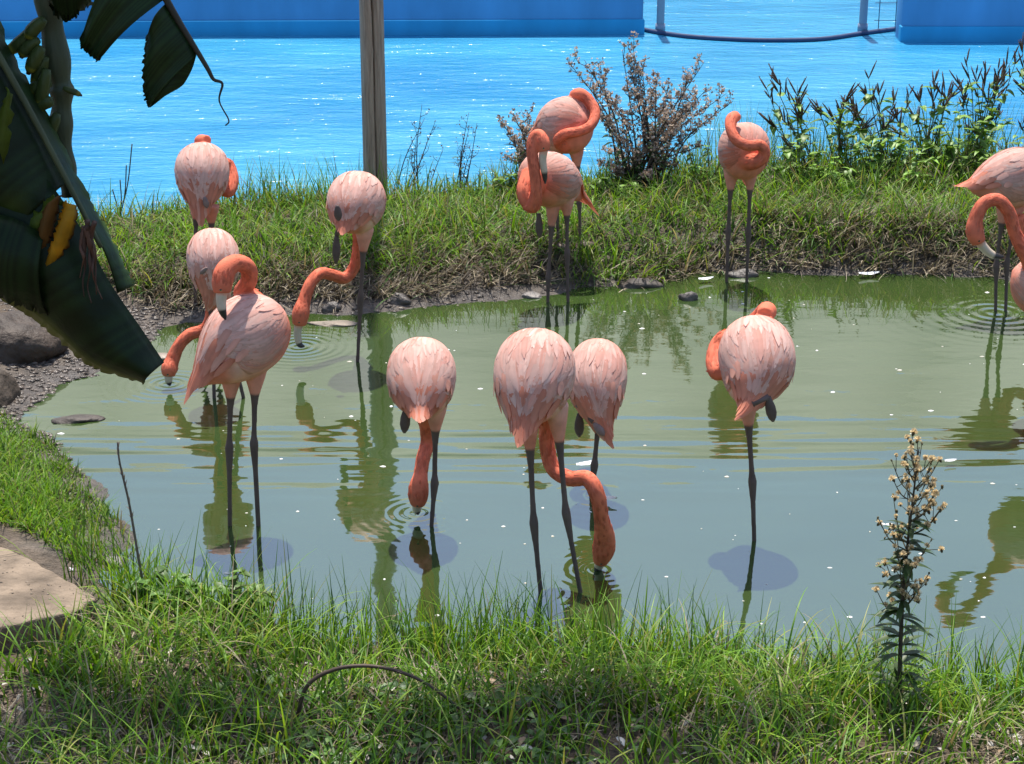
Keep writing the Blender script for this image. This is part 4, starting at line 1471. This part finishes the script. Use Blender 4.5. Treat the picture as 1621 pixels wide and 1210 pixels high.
spike_weed('bright leafy weed right of the S-necked flamingo, low among the grass', 1310, 352, [(1290, 262), (1325, 248), (1345, 268), (1300, 285)], 54, 10, False, lsize=(.04, .08), lcol=(.15, .27, .035))
spike_weed('bright leafy weed low on the bank below the bushy spikes', 1445, 350, [(1420, 248), (1455, 235), (1480, 250), (1440, 275)], 55, 10, False, lsize=(.04, .08), lcol=(.15, .27, .035))
spike_weed('bright leafy weed clump behind the right edge flamingo', 1590, 345, [(1560, 215), (1585, 200), (1610, 215), (1635, 205), (1575, 245)], 56, 10, False, lsize=(.04, .09), lcol=(.15, .26, .035))
spike_weed('bright leafy weed left of the S-necked flamingo beside the dry bush', 1115, 350, [(1090, 240), (1115, 225), (1140, 245), (1100, 270)], 57, 10, False, lsize=(.035, .07), lcol=(.12, .22, .03))

# bare stems at the left of the far bank
rs = random.Random(3)
b0 = G(185, 380); b0.z = tz(b0.x, b0.y)
root = empty('dry_weed', b0, 'few thin bare stems before the pool beside the banana leaf', 'weed')
for (a, b) in ((209, 228), (200, 262), (178, 300), (190, 285)):
    tip = P(a, b, b0.y); m = b0.lerp(tip, .5) + Vector((.02, 0, 0))
    mb = MB(); mb.tube([Vector(q) for q in spline([tuple(b0), tuple(m), tuple(tip)], 6)], .004, 5, (.07, .07, .045)); mb.build('stem', M_stem, root, b0)

# ------------------------------------------------------------------ fleabane in the front grass
rs = random.Random(77)
b0 = G(1425, 1130, .1); b0.z = tz(b0.x, b0.y)
flea = empty('fleabane', b0, 'tall weed with fluffy tan seed heads standing in the front grass at right', 'weed')
Yp = b0.y
mainp = [Vector(q) for q in spline([tuple(P(a, b, Yp)) for a, b in ((1423, 1185), (1424, 1080), (1428, 965), (1437, 860), (1447, 775), (1455, 708))], 8)]
mb = MB(); mb.tube([mainp[0] - Vector((0, 0, .05))] + mainp, [.0095] + [.0095 * (1 - .85 * i / len(mainp)) for i in range(len(mainp))], 8, (.06, .045, .03)); mb.build('main_stem', M_stem, flea, b0)
# a fluffy head: bracts below, a ball of fine hairs above
hv = MB(); r2 = random.Random(9)
for k in range(46):
    d = rdir(r2, -.3, 1.57); s = d.orthogonal().normalized() * .0013
    hv.add([d * .002 - s, d * .002 + s, d * .0125 * r2.uniform(.75, 1.1) + s * 1.6, d * .0125 * r2.uniform(.75, 1.1) - s * 1.6], [(0, 1, 2, 3)], np.array((.78, .65, .42)) * r2.uniform(.8, 1.2))
hv.tube([(0, 0, -.012), (0, 0, -.006), (0, 0, 0)], [.0015, .005, .0035], 7, (.12, .10, .05))
hme = mesh_np('seed_head', np.array(hv.v), hv.f, M_seed, np.array(hv.c))
bv = MB(); bv.tube([(0, 0, -.009), (0, 0, -.004), (0, 0, .004), (0, 0, .006)], [.001, .004, .0045, .002], 7, (.11, .09, .04))
bme = mesh_np('bud', np.array(bv.v), bv.f, M_stem, np.array(bv.c))
brm = MB(); heads = []
Hm = mainp[-1].z - mainp[0].z
for k in range(46):
    t = .38 + .56 * (k + rs.random()) / 46
    p0 = mainp[int(t * (len(mainp) - 1))]
    reach = (.17 * (1 - t) + .05) * rs.uniform(.6, 1.15) * (1 if t > .5 else .7)
    a = rs.uniform(0, 6.28)
    d = Vector((math.cos(a), math.sin(a), 0))
    p1 = p0 + d * reach * .5 + Vector((0, 0, reach * .35)); p2 = p0 + d * reach * .9 + Vector((0, 0, reach * 1.05))
    pts = [Vector(q) for q in spline([tuple(p0), tuple(p1), tuple(p2)], 4)]
    brm.tube(pts, [.0026 - .0016 * i / len(pts) for i in range(len(pts))], 5, (.07, .06, .03))
    heads.append(p2)
    for q in range(rs.randint(1, 4)):
        s0 = pts[rs.randint(2, len(pts) - 2)]
        e = s0 + rdir(rs, .1, 1.2) * rs.uniform(.025, .06)
        brm.tube([s0, e], [.0014, .001], 4, (.08, .07, .035)); heads.append(e)
brm.build('flower_branches', M_stem, flea, b0)
for i, hpt in enumerate(heads):
    fl = rs.random() < .7
    o = obj('seed_head' if fl else 'bud', hme if fl else bme, flea, hpt - b0)
    o.rotation_euler = (rs.uniform(-.6, .6), rs.uniform(-.6, .6), rs.uniform(0, 6))
    sc_ = rs.uniform(.65, 1.15); o.scale = (sc_,) * 3
for k in range(110):
    t = .03 + .66 * (k + rs.random()) / 110
    p0 = mainp[int(t * (len(mainp) - 1))]
    a = rs.uniform(0, 6.28)
    mb = MB(); leaf_geo(mb, p0, Vector((math.cos(a), math.sin(a), rs.uniform(.1, .6))), Vector((0, 0, 1)), rs.uniform(.09, .17) * (1.25 - t), rs.uniform(.016, .030), np.array((.05, .085, .022)) * rs.uniform(.7, 1.4), rs.uniform(.3, .7), False, 6)
    mb.build('leaf', M_leaf, flea, b0)

# single stalks in the front
def stalk(name, label, cat, pts, Y, r, col, loose=0, seed=1):
    w_ = [Vector(q) for q in spline([tuple(P(a, b, Y - (o_[0] if o_ else 0))) for a, b, *o_ in pts], 8)]
    b = w_[0].copy(); b.z = tz(b.x, b.y)
    mb = MB()
    mb.tube(w_, [r * (1 - .5 * i / len(w_)) for i in range(len(w_))], 6, col)
    rs_ = random.Random(seed)
    for k in range(loose):
        i = rs_.randint(len(w_) // 4, len(w_) - 2)
        d = (w_[i + 1] - w_[i]).normalized() + rdir(rs_, -1, 1) * .35
        leaf_geo(mb, w_[i], d, Vector((0, 0, 1)), rs_.uniform(.015, .04), .006, np.array(col) * rs_.uniform(.8, 1.5), .2, False, 3)
    return tag(mb.build(name, M_dead, None, b), label, cat)


stalk('grass_spike', 'tall dry grey grass spike standing over the lower left water', 'grass stalk', [(238, 985), (222, 900), (205, 800), (190, 735), (186, 700)], G(238, 985).y, .006, (.15, .12, .10), 40, 4)
stalk('bent_stem', 'arched brown dry stem bowing over the front grass', 'stem', [(468, 1150), (485, 1088), (530, 1060), (590, 1055), (650, 1070), (700, 1100), (760, 1150)], G(600, 1175, .1).y, .008, (.085, .055, .038), 26, 5)
stalk('dead_leaf_stalk', 'short brown dead leaf stalk in the grass left of the fluffy weed', 'stem', [(1335, 1120), (1348, 1095), (1362, 1070)], G(1345, 1110, .1).y, .007, (.13, .07, .04), 14, 6)
stalk('brown_twig', 'thin dark upright twig in the front grass right of centre', 'twig', [(1222, 1180), (1220, 1140), (1216, 1108)], G(1220, 1150, .1).y, .004, (.07, .045, .03), 4, 8)

# ------------------------------------------------------------------ floating things
def float_feather(label, px, py, l, ang, seed, col=(.82, .82, .84)):
    rs_ = random.Random(seed)
    g = G(px, py, .006)
    v, f = [], []
    n_ = 10
    for i in range(n_ + 1):
        t = i / n_
        ww = l * .22 * math.sin(math.pi * (t * .9 + .1)) ** .7
        y = .04 * l * math.sin(t * 3)
        up = .012 + l * .28 * (t - .5) ** 2
        v += [(l * (t - .5), y - ww * rs_.uniform(.7, 1), up + .006), (l * (t - .5), y, up), (l * (t - .5), y + ww * rs_.uniform(.7, 1), up + .008)]
    for i in range(n_):
        a = i * 3
        f += [(a, a + 1, a + 4, a + 3), (a + 1, a + 2, a + 5, a + 4)]
    o = obj('feather', mesh_np('feather', np.array(v), f, M_white, np.array([col] * len(v))), None, g)
    o.rotation_euler = (0, 0, ang)
    return tag(o, label, 'feather')


float_feather('curled white feather floating by the far shore at right', 1376, 438, .13, .2, 1)
float_feather('white feather lying in the water by the slab at left', 100, 908, .10, -.3, 2)
float_feather('white feather floating behind the centre pair of flamingos', 928, 740, .10, .5, 3)
float_feather('thin white feather behind the feeding neck at centre', 955, 795, .12, -.15, 4, (.8, .74, .7))
float_feather('white feather at the far shore right of the dark angular stone', 1118, 446, .10, .4, 5)
float_feather('small white feather floating near the fluffy weed top', 1505, 735, .06, .3, 6)

mb = MB(); rs = random.Random(12)
k = 0
while k < 160:
    px, py = rs.uniform(60, 1680), 440 + 560 * rs.random() ** 1.4
    g = G(px, py)
    if sdist(POND, np.array([g.x]), np.array([g.y]))[0] > -.05: continue
    r = .0022 + .007 * rs.random() ** 2.5 + (.006 if rs.random() < .05 else 0)
    m_ = 7
    a0 = rs.random() * 6
    el = rs.uniform(.8, 2.2)
    v = [Vector((g.x + math.cos(a0 + 6.283 * i / m_) * r * el * rs.uniform(.7, 1.2), g.y + math.sin(a0 + 6.283 * i / m_) * r * rs.uniform(.7, 1.2), .001)) for i in range(m_)]
    v.append(Vector((g.x, g.y, .001 + r * .6)))
    mb.add(v, [(i, (i + 1) % m_, m_) for i in range(m_)], np.array(rs.choice([(.75, .73, .7), (.62, .58, .5), (.8, .8, .8)])))
    k += 1
tag(mb.build('floating_scum', M_white), kind='stuff')

# ------------------------------------------------------------------ banana plant at the upper left, close to the camera
YB = 3.9
bb = Vector((-2.05, YB + .25, 0)); bb.z = tz(bb.x, bb.y)
ban = empty('banana_plant', bb, 'dark torn banana plant leaves and fruit stalk hanging in at upper left', 'banana plant')
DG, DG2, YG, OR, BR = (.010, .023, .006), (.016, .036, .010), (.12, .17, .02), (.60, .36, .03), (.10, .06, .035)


def sheet(name, A, B, col, mat, nu=64, nv=9, bulge=.05, seed=1, thick=.003, jag=.006, parent=None, edge=None, ripple=.006, label=None, lit=0.0):
    """lamina between two edges A and B; each point (px, py, towards-the-camera offset)"""
    rs_ = random.Random(seed)
    pa = spline([(P(a[0], a[1], YB - (a[2] if len(a) > 2 else 0))) for a in A], max(1, nu // (len(A) - 1)))
    pb_ = spline([(P(a[0], a[1], YB - (a[2] if len(a) > 2 else 0))) for a in B], max(1, nu // (len(B) - 1)))
    m = max(len(pa), len(pb_))

    def res(p, m):
        p = np.array(p); t = np.linspace(0, len(p) - 1, m)
        i = np.clip(t.astype(int), 0, len(p) - 2)
        return p[i] * (1 - (t - i))[:, None] + p[i + 1] * (t - i)[:, None]
    pa, pb_ = res(pa, m), res(pb_, m)
    v, c, f = [], [], []
    for i in range(m):
        for k in range(nv + 1):
            t = k / nv
            q = pa[i] * (1 - t) + pb_[i] * t
            o_ = bulge * math.sin(math.pi * t) + ripple * math.sin(i * .17 + seed + 2 * t) * t
            q = q + np.array((0, -o_, o_ * .25))
            if k == nv or (k == 0 and nv < 7): q = q + np.array((rs_.uniform(-jag, jag), 0, rs_.uniform(-jag, jag)))
            v.append(q)
            cc = np.array(col) * (1 + (.30 if nv > 6 else .06) * math.sin(i * 1.3 + 3 * math.sin(i * .31 + seed)))
            if lit: cc = cc + np.array((.075, .10, .010)) * lit * max(0, math.sin(i * .3 + seed) * .6 + .1) * min(1, max(0, (t - .3) * 2))  # yellow-green glow of light through the leaf, put into the colour
            if edge is not None:
                e = max(0, (t - .82) / .18)
                cc = cc * (1 - e) + np.array(edge) * e
            c.append(cc)
    for i in range(m - 1):
        for k in range(nv):
            a = i * (nv + 1) + k
            f.append((a, a + 1, a + nv + 2, a + nv + 1))
    mb_ = MB(); mb_.add(v, f, c)
    o = mb_.build(name, mat, parent or ban, bb)
    so = o.modifiers.new('s', 'SOLIDIFY'); so.thickness = thick
    if parent is not None:
        pass
    if label: o['label'] = label
    return o


# the big hanging leaf: lamina right of the rib, lamina left of it, and the lower rolled half
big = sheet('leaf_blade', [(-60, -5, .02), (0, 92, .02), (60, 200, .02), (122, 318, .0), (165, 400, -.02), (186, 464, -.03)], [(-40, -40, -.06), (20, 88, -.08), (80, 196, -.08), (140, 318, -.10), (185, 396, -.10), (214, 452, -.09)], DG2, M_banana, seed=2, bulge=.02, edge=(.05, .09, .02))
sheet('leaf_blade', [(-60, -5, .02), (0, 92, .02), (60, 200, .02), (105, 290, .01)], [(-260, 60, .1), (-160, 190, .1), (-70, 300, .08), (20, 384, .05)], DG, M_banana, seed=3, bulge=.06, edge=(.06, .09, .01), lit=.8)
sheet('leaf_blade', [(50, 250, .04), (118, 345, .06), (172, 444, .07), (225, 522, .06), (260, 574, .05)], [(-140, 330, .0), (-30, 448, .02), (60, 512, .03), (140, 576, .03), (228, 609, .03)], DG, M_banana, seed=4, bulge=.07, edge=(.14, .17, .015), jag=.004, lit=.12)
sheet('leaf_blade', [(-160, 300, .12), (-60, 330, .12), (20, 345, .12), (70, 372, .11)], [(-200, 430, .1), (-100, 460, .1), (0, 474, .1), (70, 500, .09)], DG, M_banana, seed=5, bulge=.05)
mb = MB(); rp = [Vector(q) for q in spline([tuple(P(a, b, YB - .035)) for a, b in ((-120, -110), (-60, -5), (0, 92), (60, 200), (122, 318), (160, 392))], 7)]
mb.tube(rp, [.0075 * (1 - .6 * i / len(rp)) + .002 for i in range(len(rp))], 8, (.06, .075, .035)); mb.build('midrib', M_stalk, ban, bb)
sheet('leaf_strip', [(104, 320, .10), (96, 348, .11), (84, 385, .11), (67, 430, .10)], [(122, 326, .10), (119, 350, .12), (104, 392, .12), (71, 432, .10)], (.62, .36, .025), M_banana_y, seed=6, bulge=.012, nu=24, nv=6, jag=.004, edge=(.10, .045, .02), label='orange yellow dying strip of leaf')
sheet('leaf_strip', [(72, 330, .10), (62, 365, .1), (55, 395, .09)], [(98, 306, .11), (80, 372, .11), (66, 405, .1)], (.20, .10, .025), M_banana_y, seed=7, bulge=.015, nu=24, nv=6, jag=.004, edge=(.07, .035, .02), label='brown dying strip of leaf')
sheet('leaf_strip', [(40, 352, .09), (62, 330, .09), (84, 312, .09)], [(52, 372, .10), (76, 350, .10), (100, 318, .1)], YG, M_banana_y, seed=17, bulge=.01, nu=12, nv=4, label='yellow green torn strip of leaf')
sheet('leaf_strip', [(-8, 215, .11), (2, 180, .11), (12, 140, .11)], [(8, 258, .11), (18, 205, .11), (20, 150, .11)], YG, M_banana_y, seed=18, bulge=.01, nu=12, nv=4, label='yellow green strip of leaf lit through')
for i, (a, b, c_, d) in enumerate(((136, 355, 130, 470), (141, 350, 142, 480), (146, 352, 152, 466), (138, 360, 158, 474), (134, 358, 126, 440))):
    rs_ = random.Random(i)
    pts = [Vector(q) for q in spline([tuple(P(a + (c_ - a) * t + rs_.uniform(-4, 4), b + (d - b) * t, YB - .12 - rs_.uniform(0, .02))) for t in (0, .2, .4, .6, .8, 1)], 4)]
    mb = MB(); mb.tube(pts, [max(.0012, .0065 * (1 - k / len(pts)) * rs_.uniform(.6, 1.3)) for k in range(len(pts))], 6, np.array((.075, .035, .022)) * (.7 + .2 * i)); mb.build('dried_shred', M_dead, ban, bb)
# torn leaf at the top with its bare rib
rb = [Vector(q) for q in spline([tuple(P(a, b, YB)) for a, b in ((225, -70), (262, -2), (285, 38), (308, 75), (328, 108), (338, 126), (352, 133), (347, 160), (362, 190), (357, 199))], 5)]
mb = MB(); mb.tube(rb, [max(.0016, .009 * (1 - 1.05 * i / len(rb))) for i in range(len(rb))], 7, (.03, .028, .018)); mb.build('midrib', M_stalk, ban, bb)
sheet('leaf_blade', [(262, 6), (282, 36), (300, 62), (311, 88)], [(232, 60), (228, 95), (227, 145), (236, 169)], DG2, M_banana, seed=8, bulge=.03, jag=.004)
sheet('leaf_blade', [(311, 88), (304, 110), (292, 132), (282, 141)], [(262, 60), (250, 90), (240, 150), (236, 169)], DG2, M_banana, seed=18, bulge=.012, jag=.002)
sheet('leaf_blade', [(200, -90), (230, -45), (262, -2)], [(127, 62), (134, 80), (156, 98)], DG2, M_banana, seed=9, bulge=.04, jag=.004)
sheet('leaf_blade', [(60, -90, -.05), (110, -60, -.05), (160, -30, -.05)], [(78, 10, -.05), (105, 32, -.05), (145, 8, -.05)], DG, M_banana, seed=10, bulge=.04)
# fruit stalk
fs = [Vector(q) for q in spline([tuple(P(a, b, YB + .12)) for a, b in ((55, -140), (72, -40), (82, 40), (94, 120), (98, 150), (97, 200), (103, 260), (112, 310))], 6)]
mb = MB(); rads = [(.030 + .004 * math.sin(i * .9)) * (1 - .35 * i / len(fs)) for i in range(len(fs))]
mb.tube(fs, rads, 14, (.055, .072, .04)); mb.build('fruit_stalk', M_stalk, ban, bb)
fr = [((62, 40), (30, 70), (6, 86)), ((60, 62), (40, 80), (33, 92)), ((66, 75), (52, 100), (44, 118)), ((72, 90), (60, 118), (53, 142)), ((80, 130), (58, 138), (38, 158)), ((84, 160), (66, 165), (52, 182)),
      ((100, 140), (118, 146), (130, 152)), ((70, 30), (50, 50), (44, 66)), ((74, 110), (66, 150), (58, 180)), ((90, 180), (80, 205), (76, 225))]
for i, tr in enumerate(fr):
    pts = [Vector(q) for q in spline([tuple(P(a, b, YB + .08 - .01 * (i % 3))) for a, b in tr], 5)]
    nP = len(pts)
    cc = [(.045, .065, .014) if k < nP - 4 else ((.16, .16, .02) if k < nP - 2 else (.04, .03, .025)) for k in range(nP)]
    big_ = .5 if i == 6 else 1.0
    mb = MB(); mb.tube(pts, [big_ * float(np.interp(k / (nP - 1), [0, .2, .5, .8, .92, 1], [.009, .014, .015, .011, .005, .004])) for k in range(nP)], 8, cc); mb.build('banana', M_stalk, ban, bb)
# the trunk and the leaves that hang over the frame (out of sight, they shade the corner below)
mb = MB(); mb.tube([(bb.x, bb.y, bb.z - .1), (bb.x + .03, bb.y, 1.2), (bb.x + .10, bb.y - .02, 2.4), (bb.x + .22, bb.y - .03, 3.3)], [.13, .11, .09, .06], 16, (.16, .15, .08)); mb.build('trunk', M_stalk, ban, bb)
for i, (dx, dy, l) in enumerate(((1.5, .15, 1.9), (-1.2, .6, 1.8), (1.3, 1.2, 1.6), (.4, -1.0, 1.5))):
    mb = MB(); d = Vector((dx, dy, .55)).normalized()
    s0 = Vector((bb.x + .22, bb.y - .03, 3.25))
    leaf_geo(mb, s0, d, Vector((0, 0, 1)), l, .52, DG2, .32, False, 14, .12); mb.build('leaf_blade', M_banana, ban, bb)
for q in ((225, -70), (-120, -110), (55, -140)):
    e = P(q[0], q[1], YB + (.12 if q[0] == 55 else 0)); s0 = Vector((bb.x + .2, bb.y - .03, 3.15))
    mb = MB(); m = s0.lerp(e, .5) + Vector((0, 0, .22)); mb.tube([Vector(k) for k in spline([tuple(s0), tuple(m), tuple(e)], 6)], [.03 - .0015 * k for k in range(13)], 8, (.12, .14, .06)); mb.build('leaf_stalk', M_stalk, ban, bb)

# ------------------------------------------------------------------ tree whose limb hangs over the near bank, above the picture: dapples the bottom of the scene
tb = Vector((-3.6, 6.3, 0)); tb.z = tz(tb.x, tb.y) - .05
tree = empty('overhanging_tree', tb, 'tree whose limb overhangs the near bank above the picture, dappling the front grass', 'tree')
rs = random.Random(21)
mb = MB(); mb.tube([Vector(q) for q in spline([tuple(tb), (-3.55, 6.3, 1.5), (-3.35, 6.35, 3.0), (-2.9, 6.4, 4.3)], 6)], [.17 - .004 * k for k in range(19)], 12, (.10, .08, .06)); mb.build('trunk', M_stem, tree, tb)
limb = [Vector(q) for q in spline([(-3.3, 6.35, 3.2), (-2.2, 6.7, 4.0), (-1.2, 6.85, 4.2), (-.2, 6.85, 4.3), (.7, 6.75, 4.4)], 8)]
mb = MB(); mb.tube(limb, [.08 - .0021 * k for k in range(len(limb))], 9, (.10, .08, .06)); mb.build('limb', M_stem, tree, tb)
mb = MB(); tw = MB()
for k in range(80):
    p0 = limb[rs.randint(4, len(limb) - 1)]
    e = p0 + Vector((rs.uniform(-.45, .45), rs.uniform(-.42, .42), rs.uniform(-.15, .5)))
    tw.tube([p0, p0.lerp(e, .5) + Vector((0, 0, .05)), e], [.012, .008, .003], 5, (.10, .08, .06))
    for q in range(26):
        b_ = p0.lerp(e, rs.uniform(.35, 1.1)) + rdir(rs, -1, 1) * rs.uniform(0, .16)
        leaf_geo(mb, b_, rdir(rs, -.7, .5), Vector((0, 0, 1)), rs.uniform(.06, .11), rs.uniform(.03, .05), np.array((.05, .10, .025)) * rs.uniform(.7, 1.4), .3, False, 3)
tw.build('twigs', M_stem, tree, tb)
tag(mb.build('crown', M_leaf, tree, tb), kind='stuff')
